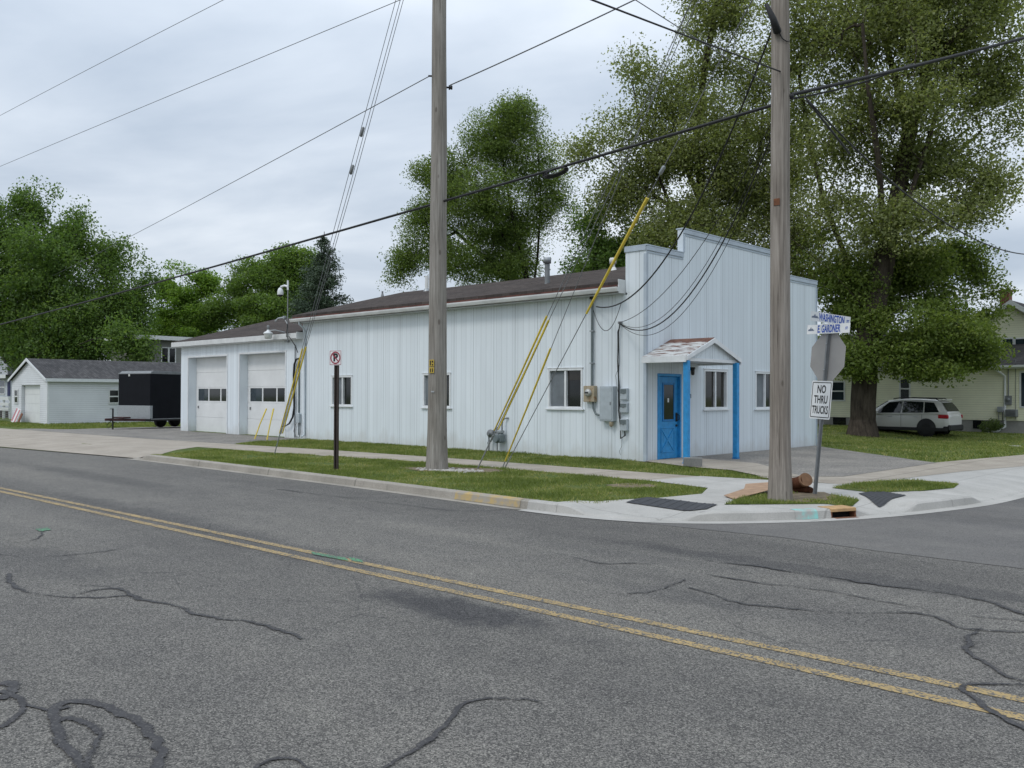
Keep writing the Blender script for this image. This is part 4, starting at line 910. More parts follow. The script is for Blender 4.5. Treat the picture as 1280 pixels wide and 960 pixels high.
# coiled slack hanging on the thick cable
ci = min(range(len(cpts)), key=lambda i: (cpts[i] - D(692, 212, 16)).length); 
def interp(pts, px):
    best = None
    for a, b in zip(pts[:-1], pts[1:]):
        for k in range(12):
            p = a.lerp(b, k / 12); d = p - Vector(_C); z = d.dot(Vector(_fw)); x = 640 + F_PX * d.dot(Vector(_rt)) / z
            if best is None or abs(x - px) < best[0]: best = (abs(x - px), p, (b - a).normalized())
    return best[1], best[2]
cp_, ct_ = interp(cpts, 690); mb = MB()
for k, (l, hgt, ww) in enumerate(((.30, .075, .02), (.26, .06, .022), (.22, .05, .018))):
    pts = []
    for i in range(25):
        a = 2 * pi * i / 24; x = l * cos(a) + .03 * k; pts.append(cp_ + ct_ * x + Vector((0, 0, -.06 + hgt * sin(a))) + Vector((ct_.y, -ct_.x, 0)) * (.03 * k - .03))
    mb.tube(pts, ww, 6, False)
tag(mb.build('cable_coil', 'wire_black'), 'oval coil of spare black cable strapped to the thick cable between poles', 'cable coil')
wire('long dark wire crossing the sky from the top down to the brown pole', atR(6.42) + _w * .13 + (D(560, -70, 8) - atR(6.42)) * 5, atR(6.42) + _w * .13, .011, (840, 38))
wire('faint thin wire above the dark one, ending behind the brown pole', atR(6.2) + (D(690, -60, 12) - atR(6.2)) * 9, atR(6.2) - _w * .15, .007, (862, 40), mat='wire_grey')
# drops from the brown pole to the shop
hd = Vector((YP(741, 378, WY - .05)))
w1, w1p = wire('black power drop curving from the brown pole top to the wall conduit', atR(7.1) - _wr * .12, hd + Vector((.15, -.05, -.12)), .016, (868, 262), name='service_drop', group='service wires to the shop', cat='service wire')
wire('thin wire hanging in a loop beside the power drop at the wall conduit', w1p[-7], hd + Vector((.05, -.04, -.2)), .008, (770, 398), name='service_drop', group='service wires to the shop', cat='service wire')
tie = Vector((-12.88, WY - .06, 3.33)); pj = atR(5.75) - _wr * .10
for k, (via, r, lab) in enumerate((((860, 330), .007, 'thin straight phone wire, uppermost of the wires to the shop corner'), ((868, 352), .006, 'thin phone wire, second from the top at the shop corner'), ((885, 335), .013, 'thick black phone wire sagging lowest before the false front'), ((880, 356), .006, 'hair-thin sagging phone wire next to the thick black one'))):
    wire(lab, pj + Vector((0, 0, -.10 * k)), tie + Vector((.02 * k, -.02, -.02 * k)), r, via, name='service_drop', group='service wires to the shop', cat='service wire')
wire('tangled black drop wire running from the brown pole down to the right edge', atR(6.05) + _wr * .35, D(1300, 318, 24), .014, (1120, 232), name='service_drop', group='drop wires to the right', cat='service wire')
wire('second drop wire beside the tangled one, closer to the brown pole', atR(6.0) + _wr * .38, D(1062, 192, 15.5), .02, (1035, 158), name='service_drop', group='drop wires to the right', cat='service wire')
# guys
def guy(label, anchor, top, guards, offs_=((0, 0, 0),), r=0.0075, rod=1.1, anchors_vis=True, ins=None):
    a, b = Vector(anchor), Vector(top); d = (b - a).normalized(); t = thing('guy_wire', label, 'guy wire', 'guy wires of the poles', tuple(a))
    mb = MB().tube([d * -.15, d * rod], .014, 8); mb.build('anchor_rod', 'galv', t)
    for o in offs_:
        o = Vector(o); MB().tube([d * (rod * .8) + o * .25, (b - a) * .5 + o - Vector((0, 0, .04)), (b - a) + o], r, 6).build('strand', 'wire_grey', t)
    for (s0, s1, o) in guards:
        o = Vector(o); pts = [d * s0 + o, d * ((s0 + s1) / 2) + o - Vector((0, 0, .012)), d * s1 + o]; MB().tube(pts, [.015, .019, .022], 10).build('guard', 'guard_yellow', t)
    if ins:
        for s in ins: MB().tube([d * (s - .12), d * (s - .1), d * (s + .1), d * (s + .12)], [.012, .035, .035, .012], 8).build('insulator', 'galv_dull', t)
    return t
a1 = G(343, 568)
guy('far left guy wires with paired long yellow guards anchored by the walk', a1, atL(13.2), ((.62, 3.0, (-.03, 0, 0)), (.62, 3.05, (.06, .03, .0))), ((-.10, 0, 0), (0, .05, 0), (.12, .05, 0)), ins=(7.6, 8.5), rod=.75)
a2 = G(597, 586); a3 = G(628, 585)
guy('guy wires with paired yellow guards anchored right beside the grey pole', a2, atR(10.4), ((1.02, 3.80, (-.03, 0, 0)), (1.05, 3.70, (.055, .02, 0))), ((-.05, 0, 0), (.07, .03, 0)), rod=.9)
guy('guy wire with one thin yellow guard, second anchor from the grey pole', a3, atR(10.9), ((.18, 3.0, (0, 0, 0)),), rod=.4)
# a guy whose guard sits high up
p_lo, p_hi = a3 + Vector((.05, .02, 0)), None
d_top = atR(8.35)
t = thing('guy_wire', 'guy wire with its yellow guard high up across the eave corner', 'guy wire', 'guy wires of the poles', tuple(p_lo))
seg = d_top - p_lo; 
def at_px(px):
    best = min(((abs((640 + F_PX * (p_lo + seg * k - Vector(_C)).dot(Vector(_rt)) / (p_lo + seg * k - Vector(_C)).dot(Vector(_fw))) - px), k) for k in [i / 400 for i in range(401)])); return best[1]
k0, k1 = at_px(733), at_px(809); k2 = at_px(828)
MB().tube([seg * 0, seg], .0085, 6).build('strand', 'wire_grey', t)
MB().tube([seg * k0, seg * ((k0 + k1) / 2), seg * k1], [.022, .028, .032], 10).build('guard', 'guard_yellow', t)
MB().tube([seg * (k2 - .008), seg * (k2 - .006), seg * (k2 + .006), seg * (k2 + .008)], [.012, .034, .034, .012], 8).build('insulator', 'galv', t)
MB().tube([seg * 0 - seg.normalized() * .1, seg * 0 + seg.normalized() * .35], .014, 8).build('anchor_rod', 'galv', t)

# ------------------------------------------------------------------ signs
t = thing('no_parking_sign', 'square no-parking sign with crossed P on a dark brown post in the verge', 'road sign', loc=tuple(G(420, 587)))
hN = 2.34; M = facing((0, 0, 0), (cos(radians(16)), sin(radians(16)), 0))
MB().prism([(-.052, -.016), (-.022, -.016), (-.022, .012), (.022, .012), (.022, -.016), (.052, -.016), (.052, .022), (-.052, .022)], -.3, 2.18, 'xy', Matrix.Rotation(radians(16), 4, 'Z')).build('post', 'post_brown', t)
pc = Matrix.Translation((0.01, -.035, 2.335)) @ M
pn = MB().bbox(-.155, .155, -.155, .155, -.002, .002, .002, pc).build('panel', 'sign_white', t)
def ring(mb, r0, r1, n, M, z=.0045, closed=True):
    vs = [M @ Vector((r * cos(2 * pi * k / n), r * sin(2 * pi * k / n), z)) for k in range(n) for r in (r0, r1)]
    mb.add(vs, [(2 * k, 2 * k + 1, (2 * k + 3) % (2 * n), (2 * k + 2) % (2 * n)) for k in range(n)]); return mb
text('letter', 'P', .215, pc @ Matrix.Translation((0, 0, .0035)), 'sign_black', pn, 1.05, .012, .0004)
mb = ring(MB(), .104, .130, 40, pc, .0055); mb.prism([(-.012, -.098), (.012, -.098), (.012, .098), (-.012, .098)], .0048, .0062, 'xy', pc @ Matrix.Rotation(radians(45), 4, 'Z'))
for (x0, x1, y0, y1) in ((-.147, .147, .139, .147), (-.147, .147, -.147, -.139), (-.147, -.139, -.138, .138), (.139, .147, -.138, .138)): mb.box(x0, x1, y0, y1, .0025, .004, pc)
mb.build('red_symbol', 'sign_red', pn)

t = thing('street_sign_post', 'leaning steel post carrying street name blades, stop sign back and truck notice', 'street sign', loc=tuple(G(1018, 619)))
TW = radians(-24); lean = Matrix.Rotation(radians(5.2), 4, Vector(_fw)).inverted() if False else Matrix.Rotation(radians(5.0), 4, Vector((_fw[0], _fw[1], 0)))
base_M = lean @ Matrix.Rotation(TW, 4, 'Z')           # local x: along the street, local -y: towards us
MB().prism([(-.035, .020), (-.035, .012), (-.014, .012), (-.014, -.022), (.014, -.022), (.014, .012), (.035, .012), (.035, .020), (.006, .020), (.006, -.012), (-.006, -.012), (-.006, .020)], -.3, 2.60, 'xy', base_M).build('post', 'galv_dull', t)
# stop sign seen from behind
R8 = .381 / cos(pi / 8); oc = [(R8 * cos(pi / 8 + k * pi / 4), R8 * sin(pi / 8 + k * pi / 4)) for k in range(8)]
st = MB().prism([(x, z + 2.215) for x, z in oc], .0225, .0255, 'xz', base_M).build('stop_panel', 'sign_back', t)
MB().prism([(x * .985, z * .985 + 2.215) for x, z in oc], .0258, .0268, 'xz', base_M).build('red_face', 'sign_red', st)
MS = base_M @ Matrix.Translation((0, .030, 2.215)) @ facing((0, 0, 0), (-1, 0, 0))
text('lettering', 'STOP', .36, MS, 'sign_white', st, .85, .006, .0004)
MB().lathe([(.012, 0), (.012, .012), (.004, .014)], base_M @ Matrix.Translation((0, -.022, 2.42)) @ Matrix.Rotation(pi / 2, 4, 'X'), 8).lathe([(.012, 0), (.012, .012), (.004, .014)], base_M @ Matrix.Translation((0, -.022, 2.0)) @ Matrix.Rotation(pi / 2, 4, 'X'), 8).build('bolt', 'galv', t)
# truck notice facing us
nz = 1.52; NM = base_M @ Matrix.Translation((-.01, -.028, nz)) @ facing((0, 0, 0), (1, 0, 0))
no = MB().prism([(x, y) for x, y in [(-.215, -.305), (.215, -.305), (.23, -.29), (.23, .29), (.215, .305), (-.215, .305), (-.23, .29), (-.23, -.29)]], -.002, .002, 'xy', NM).build('truck_notice', 'sign_white', t)
mb = MB()
for q in ((-.205, .205, .270, .283), (-.205, .205, -.283, -.270), (-.213, -.200, -.269, .269), (.200, .213, -.269, .269)): mb.box(*q, .0025, .0036, NM)
mb.build('border', 'sign_black', no)
for s, y, sx in (('NO', .165, .72), ('THRU', .0, .66), ('TRUCKS', -.165, .55)): text('lettering', s, .175, NM @ Matrix.Translation((0, y, .003)), 'sign_black', no, sx, .004, .0004)
# street name blades
bk = MB().bbox(-.03, .03, -.03, .03, 2.602, 2.63, .005, base_M).bbox(-.012, .012, -.03, .03, 2.63, 2.74, .004, base_M).build('blade_bracket', 'galv_dull', t)
def blade(s, yc, zc, ang, sfx, ln, off):
    M = base_M @ Matrix.Rotation(ang, 4, 'Z') @ Matrix.Translation((off, -.045 if ang == 0 else 0, zc)) @ facing((0, 0, 0), (1, 0, 0))
    b = MB().prism([(-ln / 2, -.075), (ln / 2, -.075), (ln / 2, .075), (-ln / 2, .075)], -.003, .003, 'xy', M).build('name_blade', 'sign_white', t)
    for side in (0, 1):
        Ms = M @ Matrix.Rotation(pi * side, 4, 'Y') @ Matrix.Translation((.02, -.004, .0042))
        text('lettering', s, .165, Ms, 'sign_blue', b, (ln * .62) / (len(s) * .108), .0045, .0004)
        text('suffix', sfx, .055, Ms @ Matrix.Translation((ln * .41, 0, 0)), 'sign_blue', b, .9, .002, .0004)
        e = MB(); e.prism([(-.07, -.02), (.07, -.02), (.07, -.008), (-.07, -.008)], 0, .001, 'xy', Ms @ Matrix.Translation((-ln * .42, 0, 0)))
        for x, h in ((-.045, .012), (-.01, .045), (.03, .022)): e.prism([(x - .028, -.007), (x + .028, -.007), (x, h)], 0, .001, 'xy', Ms @ Matrix.Translation((-ln * .42, 0, 0)))
        e.build('emblem', 'sign_grey_art', b)
blade('E. GARDNER', 0, 2.655, 0, 'ST', .95, .03); blade('WASHINGTON', 0, 2.825, pi / 2, 'ST', .80, 0.02)

# ------------------------------------------------------------------ on the walls
G_WALL = 'service boxes on the long wall'
t = thing('electric_meter', 'rust-stained square electric meter with round dial under a grey conduit', 'meter', loc=(-13.77, WY - .006, 1.6))
MB().bbox(-.17, .17, -.13, 0, -.20, .20, .012).build('case', 'meter_rust', t)
dl = MB().lathe([(.095, 0), (.10, .02), (.085, .07), (.05, .085), (.005, .09)], Matrix.Translation((0, -.13, .03)) @ Matrix.Rotation(pi / 2, 4, 'X'), 20).build('dial', 'silver_dial', t)
MB().bbox(-.05, .05, -.2225, -.219, 0.01, .05, .001).build('register', 'sign_black', dl)
MB().tube([(.04, -.05, .20), (.04, -.05, 2.32), (.04, -.07, 2.42)], .033, 10).build('conduit', 'grey_paint', t)
MB().lathe([(.033, 0), (.06, .0), (.06, .06), (.03, .10), (.005, .11)], Matrix.Translation((.04, -.06, 2.36)), 12).build('weather_head', 'wire_black', t)
MB().tube([(.08, -.06, -.20), (.09, -.06, -.36), (.17, -.06, -.50), (.36, -.06, -.54)], .026, 8).build('elbow', 'grey_paint', t)
for z in (.75, 1.55): MB().bbox(-.01, .09, -.088, 0, z, z + .03, .003).build('strap', 'galv', t)
t = thing('metal_cabinet', 'tall grey steel cabinet beside the rusty meter', 'electrical cabinet', loc=(-13.19, WY - .006, .93))
MB().bbox(-.22, .19, -.16, 0, 0, .86, .012).build('case', 'box_grey', t)
MB().bbox(-.19, .16, -.172, -.1605, .04, .82, .006).build('cover', 'box_grey', t); MB().bbox(.11, .14, -.185, -.173, .40, .48, .004).build('latch', 'galv_dull', t)
MB().lathe([(.05, 0), (.055, -.02), (.05, -.10), (.02, -.13)], Matrix.Translation((.10, -.10, -.002)), 12).build('knockout_cap', 'meter_rust', t)
for z, h, lab in ((1.46, .28, 'upper of three small grey phone boxes right of the tall steel cabinet'), (1.15, .24, 'middle one of three small grey phone boxes right of the cabinet'), (.71, .29, 'lowest small grey phone box with loose wires hanging under it')):
    t = thing('phone_box', lab, 'junction box', 'small phone boxes near the shop corner', (-12.74, WY - .006, z))
    MB().bbox(-.10, .10, -.09, 0, 0, h, .014).build('case', 'box_grey', t); MB().bbox(-.085, .085, -.10, -.0905, h * .55, h - .02, .006).build('lid', 'grey_paint', t)
    MB().bbox(-.02, .02, -.115, -.1005, h * .52, h * .6, .004).build('hasp', 'galv_dull', t)
r = random.Random(8); mb = MB()
x0 = -12.88
for k in range(5):
    j = [r.uniform(-.02, .02) for _ in range(4)]
    mb.tube([tie + Vector((.01 * k, 0, 0)), Vector((x0 + j[0] - .02, WY - .05 - .012 * k, 3.1)), Vector((x0 - .05 + j[1], WY - .04 - .01 * k, 2.4)), Vector((x0 - .03 + j[2], WY - .05, 1.8)), Vector((x0 + .02 + j[3], WY - .06 - .02 * k, 1.2)), Vector((x0 + .03, WY - .06, .75)), Vector((x0 + .06 + j[0], WY - .08, .52)), Vector((x0 + .18 + j[1], WY - .08, .60)), Vector((x0 + .16, WY - .07, .75))], .009 if k < 3 else .005, 6)
mb.tube([(x0 - .02, WY - .04, 2.3), (x0 - .12, WY - .05, 2.05), (x0 - .08, WY - .05, 1.75), (x0, WY - .06, 1.5)], .005, 5)
mb.tube([(x0 + .08, WY - .07, .52), (x0 + .07, WY - .05, .35), (x0 - .02, WY - .04, .2), (x0 + .02, WY - .03, .12)], .004, 5)
tag(mb.build('wire_bundle', 'wire_black'), 'loose bundle of black phone wires hanging down the wall beside small boxes', 'wire bundle')
MB_ = MB().bbox(tie.x - .05, tie.x + .05, WY - .07, WY - .004, tie.z - .03, tie.z + .03, .01); tag(MB_.build('wire_bracket', 'galv_dull'), 'small wall bracket where the phone wires reach the shop corner', 'bracket')
# gas meter
t = thing('gas_meter', 'grey gas meter with regulator and pipes at the foot of the wall', 'gas meter', loc=(-16.84, WY - .14, 0))
bm_ = MB().bbox(-.17, .14, -.12, .08, .26, .52, .05); bm_.lathe([(.11, 0), (.115, .03), (.10, .06)], Matrix.Translation((-.015, -.12, .38)) @ Matrix.Rotation(pi / 2, 4, 'X'), 16).build('case', 'grey_paint', t)
MB().bbox(-.15, .12, -.10, .06, .521, .60, .02).bbox(-.08, .05, -.135, -.119, .44, .52, .008).build('index', 'galv', t)
MB().lathe([(.02, -.04), (.11, -.035), (.115, 0), (.11, .03), (.05, .05), (.05, .10)], Matrix.Translation((-.34, -.02, .50)) @ Matrix.Rotation(pi / 2, 4, 'X'), 16).build('regulator', 'galv_dull', t)
MB().tube([(-.42, 0, -.2), (-.42, 0, .42), (-.40, 0, .50), (-.30, 0, .55), (-.20, 0, .62), (-.12, 0, .66), (-.10, 0, .60)], .022, 8).tube([(.08, 0, .60), (.08, 0, .74), (.08, .02, .86), (.11, .06, .92), (.20, .13, .94)], .022, 8).tube([(-.10, 0, .26), (-.10, 0, -.1)], .016, 8).build('pipe', 'galv_dull', t)
MB().bbox(-.45, -.39, -.04, .03, .2, .27, .01).build('valve', 'galv', t)
# left corner of the main part: riser, conduit, hose, lamps
t = thing('wall_riser', 'thin dark conduit and wires in the corner between garage part and long wall', 'conduit', loc=(-26.75, WY - .005, 0))
MB().tube([(-.28, -.03, .02), (-.28, -.03, 3.3)], .018, 6).build('conduit', 'galv_dull', t)
MB().tube([(-.02, -.03, .9), (-.02, -.03, 2.82)], .028, 8).tube([(-.02, -.03, .12), (-.02, -.03, .55)], .02, 8).build('conduit', 'grey_paint', t)
MB().bbox(-.10, .10, -.10, 0, .55, .88, .012).build('switch_box', 'box_grey', t)
MB().tube([(-.06, -.05, .62), (-.22, -.05, .45), (-.30, -.05, .25), (-.18, -.05, .06), (.05, -.05, .05), (.14, -.05, .25), (.12, -.05, .52), (.05, -.05, .60)], .012, 6).build('loose_wire', 'wire_grey', t)
MB().tube([(.0, -.05, 2.80), (-.14, -.07, 2.78), (-.26, -.07, 2.60), (-.30, -.07, 2.2), (-.27, -.07, 1.6), (-.25, -.07, 1.1), (-.32, -.08, .75), (-.50, -.10, .52), (-.72, -.12, .42), (-.95, -.12, .40)], [.03, .034, .034, .034, .034, .034, .034, .03, .018, .012], 8).build('hose', 'black_rubber', t)
t = thing('barn_lamp', 'white dish barn lamp at the eave corner of the garage part', 'lamp', loc=(-27.95, WY - .55, 3.70))
MB().lathe([(.04, .14), (.06, .09), (.15, .045), (.165, 0), (.16, -.01), (.06, .06), (.02, .11)], None, 20).build('shade', 'white_trim', t)
MB().lathe([(.145, -.012), (.14, -.06), (.125, -.15), (.105, -.18), (.01, -.19)], None, 18).build('lens', 'lamp_glass', t)
MB().lathe([(.03, .14), (.05, .2), (.05, .28), (.02, .30)], None, 10).build('photocell', 'galv_dull', t)
MB().tube([(0, 0, .10), (.25, .12, .12), (.40, .42, .05), (.44, .53, -.10)], .02, 8).bbox(.34, .52, .45, .54, -.3, -.05, .01).build('arm', 'galv', t)
t = thing('camera_mast', 'slim mast above the eave holding a white dome security camera', 'security camera', loc=(-27.05, WY - .33, 3.9))
MB().tube([(0, 0, -.5), (0, 0, 1.62)], .02, 8).build('mast', 'galv_dull', t); MB().tube([(0, 0, 1.3), (0, 0, 1.64)], .032, 8).build('mast_top', 'white_trim', t)
hs = MB().tube([(0, 0, 1.42), (-.12, -.06, 1.46), (-.25, -.12, 1.42)], .04, 8).lathe([(.03, .12), (.07, .08), (.10, 0), (.11, -.12), (.10, -.14)], Matrix.Translation((-.27, -.13, 1.28)), 16).build('housing', 'white_trim', t)
MB().lathe([(.095, -.142), (.09, -.17), (.05, -.20), (.01, -.21)], Matrix.Translation((-.27, -.13, 1.28)), 16).build('dome', 'glass_dark', hs)
MB().bbox(-.25, -.15, -.05, .05, .30, .40, .01).tube([(-.2, 0, .35), (-.45, -.1, .32), (-.55, -.15, .22)], .035, 8).tube([(0, 0, .1), (-.2, 0, .3)], .015, 6).build('floodlight', 'galv', t)
MB().tube([(.02, -.02, .1), (.06, -.08, -.35), (.20, -.05, -.35), (.32, .1, -.65), (.35, .2, -.9)], .014, 6).build('cable', 'wire_black', t)
# yellow stakes leaning at the garage door
for (p, q, lab) in (((317, 549), (333, 511), 'yellow stake leaning at the second garage door, the one farther left'), ((333, 550), (342, 511), 'yellow stake leaning closer to the paired yellow guards')):
    a = G(*p); b = YP(q[0], q[1], WY - .02 + (-.9 if False else -.03)); d = a - Vector(_C)
    zt = 1.35; bb = Vector(_C) + Vector(ray(*q)) * ((a - Vector(_C)).dot(Vector(_fw)) * 1.02)
    o = MB().tube([a - Vector((0, 0, .1)), a.lerp(bb, .5), bb], [.022, .022, .028], 8); tag(o.build('yellow_stake', 'guard_yellow'), lab, 'stake', 'leaning yellow stakes')
# concrete block at the porch post
g = G(866, 584); MBk = MB().bbox(-.20, .20, -.10, .10, 0, .19, .012, Matrix.Translation((g.x, g.y, .02)) @ Matrix.Rotation(.5, 4, 'Z')); tag(MBk.build('concrete_block', 'block_grey'), 'rough grey concrete block at the foot of the front porch post', 'block')
# cut log and flattened cardboard at the foot of the brown pole
g = G(996, 617)
t = thing('cut_log', 'short reddish-brown cut log leaning between brown pole and sign post', 'log', loc=(g.x, g.y, .02))
ax = [Vector((-.42, -.05, .08)), Vector((-.20, -.02, .12)), Vector((.02, 0, .16)), Vector((.15, -.02, .21))]
MB().tube(ax, [.06, .085, .092, .098], 14).build('bark', 'log_bark', t)
e = ax[-1]; d = (ax[-1] - ax[-2]).normalized(); d2 = (d + Vector((.25, -.75, .25))).normalized(); MB().tube([e - d2 * .03, e + d2 * .035], [.105, .11], 18).build('cut_face', 'wood_cut', t)
MB().tube([Vector((-.3, .05, .03)), Vector((.1, .08, .06)), Vector((.22, .06, .04))], [.05, .07, .05], 10).build('stub', 'log_bark', t)
t = thing('cardboard_sheet', 'flattened tan cardboard lying on the grass edge left of the brown pole', 'cardboard')
ps = [G(*p) for p in ((905, 622), (918, 626), (962, 619), (962, 610.5), (932, 612), (930, 616))]; mb = MB(); n = len(ps); hz = [.03, .02, .08, .10, .09, .06]
mb.add([p + Vector((0, 0, h)) for p, h in zip(ps, hz)] + [p + Vector((0, 0, h + .008)) for p, h in zip(ps, hz)], [tuple(range(n))[::-1], tuple(range(n, 2 * n))] + [(i, (i + 1) % n, n + (i + 1) % n, n + i) for i in range(n)]); mb.build('panel', 'cardboard', t)
ps = [G(*p) for p in ((928, 624), (962, 618.5), (962, 616), (925, 621))]; mb = MB(); mb.add([p + Vector((0, 0, .012)) for p in ps] + [p + Vector((0, 0, .02)) for p in ps], [(3, 2, 1, 0), (4, 5, 6, 7), (0, 1, 5, 4), (1, 2, 6, 5), (2, 3, 7, 6), (3, 0, 4, 7)]); mb.build('flap', 'tongue_paint', t)
# ------------------------------------------------------------------ neighbours on the left
def local(t): return t
GZ = -0.2
gx1, gx0, gy0, gy1 = -52.85, -58.75, 18.10, 28.0; gxm = (gx0 + gx1) / 2
t = thing('white_garage', 'small white lap-sided garage with grey shingle roof behind the black trailer', 'garage', loc=(gxm, 23, GZ))
def ch(mb, name, mat, par):
    o = mb.build(name, mat); bpy.context.view_layer.update(); o.parent = par; o.matrix_parent_inverse = par.matrix_world.inverted(); return o
dx0, dx1 = -57.05, -54.0
mb = MB(); wall_cells(mb, [gx0, gx1, dx0, dx1], [GZ - .3, GZ + 2.2, 2.30], lambda u, z: not (dx0 < u < dx1 and z < GZ + 2.2), 'x', gy0, gy0 + .2)
mb.prism([(gx0, 2.30), (gx1, 2.30), (gxm, 3.42)], gy0, gy0 + .2, 'xz')
mb.box(gx1 - .2, gx1, gy0 + .202, gy1, GZ - .3, 2.30).box(gx0, gx0 + .2, gy0 + .202, gy1, GZ - .3, 2.30).box(gx0 + .2, gx1 - .2, gy1 - .2, gy1, GZ - .3, 2.3)
mb.prism([(gx0, 2.30), (gx1, 2.30), (gxm, 3.42)], gy1 - .2, gy1, 'xz')
ch(mb, 'wall', 'lap_white', t)
mb = MB(); sl = (3.42 - 2.30) / (gx1 - gxm)
for s in (-1, 1):
    e = gxm + s * (gx1 - gxm + .18); ze = 3.46 - sl * (gx1 - gxm + .18)
    mb.prism([(gxm, 3.47), (e, ze + .01), (e, ze + .09), (gxm, 3.55)], gy0 - .15, gy1 + .15, 'xz')
rf = ch(mb, 'roof', 'roof_grey', t)
mb = MB().box(gx1 + .02, gx1 + .20, gy0 - .15, gy1 + .15, 2.27, 2.30).box(gx1 + .185, gx1 + .205, gy0 - .15, gy1 + .15, 2.18, 2.36)
for s in (-1, 1):
    e = gxm + s * (gx1 - gxm + .19); ze = 3.46 - sl * (gx1 - gxm + .19); mb.prism([(gxm, 3.40), (e, ze - .08), (e, ze + .07), (gxm, 3.56)], gy0 - .178, gy0 - .152, 'xz')
mb.box(gx1 - .1, gx1 + .012, gy0 - .012, gy0 + .1, GZ, 2.25)
ch(mb, 'trim', 'white_trim', t)
d = ch(MB().box(dx0, dx1, gy0 + .21, gy0 + .25, GZ, GZ + 2.2), 'garage_door', 'white_door', t)
mb = MB()
for i in range(4): mb.bbox(dx0 + .02, dx1 - .02, gy0 + .19, gy0 + .208, GZ + .04 + i * .54, GZ + .04 + (i + 1) * .54 - .01, .008)
ch(mb, 'door_panel', 'white_door', d)
def small_window(par, plane, f, dr_, u0, u1, z0, z1_, bars=1, mat='glass_dark'):
    def bx(mb, a, b, w0, w1, c, e):
        w0, w1 = sorted((f + dr_ * w0, f + dr_ * w1)); return mb.box(a, b, w0, w1, c, e) if plane == 'x' else mb.box(w0, w1, a, b, c, e)
    mb = MB(); k = .07
    bx(mb, u0 - k, u1 + k, .003, .04, z1_, z1_ + k); bx(mb, u0 - k, u1 + k, .003, .05, z0 - k, z0); bx(mb, u0 - k, u0, .003, .04, z0 + .001, z1_ - .001); bx(mb, u1, u1 + k, .003, .04, z0 + .001, z1_ - .001)
    for i in range(bars): z = z0 + (z1_ - z0) * (i + 1) / (bars + 1); bx(mb, u0 + .001, u1 - .001, .003, .03, z - .035, z + .035)
    w = ch(mb, 'window', 'house_trim', par); p = MB(); bx(p, u0 + .001, u1 - .001, .003, .015, z0 + .001, z1_ - .001); ch(p, 'pane', mat, w); return w
q = [XP(*p, gx1) for p in ((137, 488), (147.5, 503))]; small_window(t, 'y', gx1, 1, q[0].y, q[1].y, q[1].z, q[0].z)
q = [YP(*p, gy0) for p in ((19, 488), (22.5, 503))]; small_window(t, 'x', gy0, -1, q[0].x, q[1].x, q[1].z, q[0].z)
# leaning pink and white boards by that garage
q = YP(18, 529, gy0 - .5); t = thing('striped_board', 'pink and white board leaning on the small white garage', 'board', loc=(q.x, q.y, GZ))
Mb = Matrix.Rotation(radians(12), 4, 'Y') @ Matrix.Rotation(radians(-18), 4, 'X')
MB().bbox(-.55, .20, -.02, .02, -.05, .82, .01, Mb).build('board', 'sign_white', t)
for x in (-.42, .02): MB().box(x - .10, x + .10, -.026, -.0205, .0, .80, Mb).build('stripe', 'pink_red', t)
MB().bbox(.30, .55, .0, .04, -.05, .70, .01, Mb).build('backing_board', 'brick_red', t)
# trailer
A = D(147.5, 523, 40.5); TZ = 0.0
tz = zf(A.x, A.y); wd, ln = 2.08, 4.9; zb = A.z - tz; zt = zb + 2.06
t = thing('cargo_trailer', 'black enclosed cargo trailer with bright stone guard parked beside the garage bays', 'trailer', loc=(A.x, A.y, tz), rz=radians(16.5))
MB().bbox(0, wd, 0, ln, zb, zt, .04).build('body', 'trailer_black', t)
MB().prism([(-.01, zt - .02), (.18, zt + .10), (ln + .01, zt + .10), (ln + .01, zt - .02)], .02, wd - .02, 'yz').build('roof_cap', 'galv_dull', t)
mb = MB().bbox(-.012, wd + .012, -.014, .03, zt - .04, zt + .0, .006).bbox(wd + .001, wd + .016, .031, ln, zt - .035, zt + .075, .004).bbox(-.016, -.001, .031, ln, zt - .035, zt + .075, .004).bbox(wd + .001, wd + .014, .031, ln, zb - .03, zb + .02, .004)
mb.build('corner_trim', 'galv_dull', t)
MB().bbox(.0, wd, -.016, -.002, zb, zb + .60, .003).bbox(wd + .002, wd + .012, -.01, .12, zb + .03, zb + .60, .003).build('stone_guard', 'trailer_plate', t)
tn = MB()
for x in (.25, wd - .25):
    a = Vector((x, .2, zb - .05)); b = Vector((wd / 2, -1.25, zb - .02)); n = Vector((0, 0, 1)); s = (b - a).cross(n).normalized() * .03
    vs = [p + o for p in (a, b) for o in (s + n * .05, -s + n * .05, -s - n * .05, s - n * .05)]
    tn.add(vs, [(0, 1, 2, 3), (7, 6, 5, 4), (0, 4, 5, 1), (1, 5, 6, 2), (2, 6, 7, 3), (3, 7, 4, 0)])
tn.bbox(wd / 2 - .05, wd / 2 + .05, -1.5, -1.15, zb - .06, zb + .05, .02); tn.bbox(wd / 2 - .25, wd / 2 + .4, -.9, -.5, zb + .04, zb + .10, .01)
tn.build('tongue', 'tongue_paint', t)
MB().tube([(wd / 2 - .08, -1.05, -.02), (wd / 2 - .08, -1.05, zb + .48)], .035, 8).lathe([(.09, 0), (.09, .02), (.03, .03)], Matrix.Translation((wd / 2 - .08, -1.05, 0.0)), 12).tube([(wd / 2 - .08, -1.05, zb + .46), (wd / 2 - .26, -1.05, zb + .46)], .012, 6).build('jack', 'black_rubber', t)
MB().tube([(wd / 2 + .1, -1.2, zb), (wd / 2 - .1, -1.35, zb - .25), (wd / 2 - .2, -1.2, .08), (wd / 2 - .1, -.9, zb - .1)], .012, 6).build('chain', 'black_rubber', t)
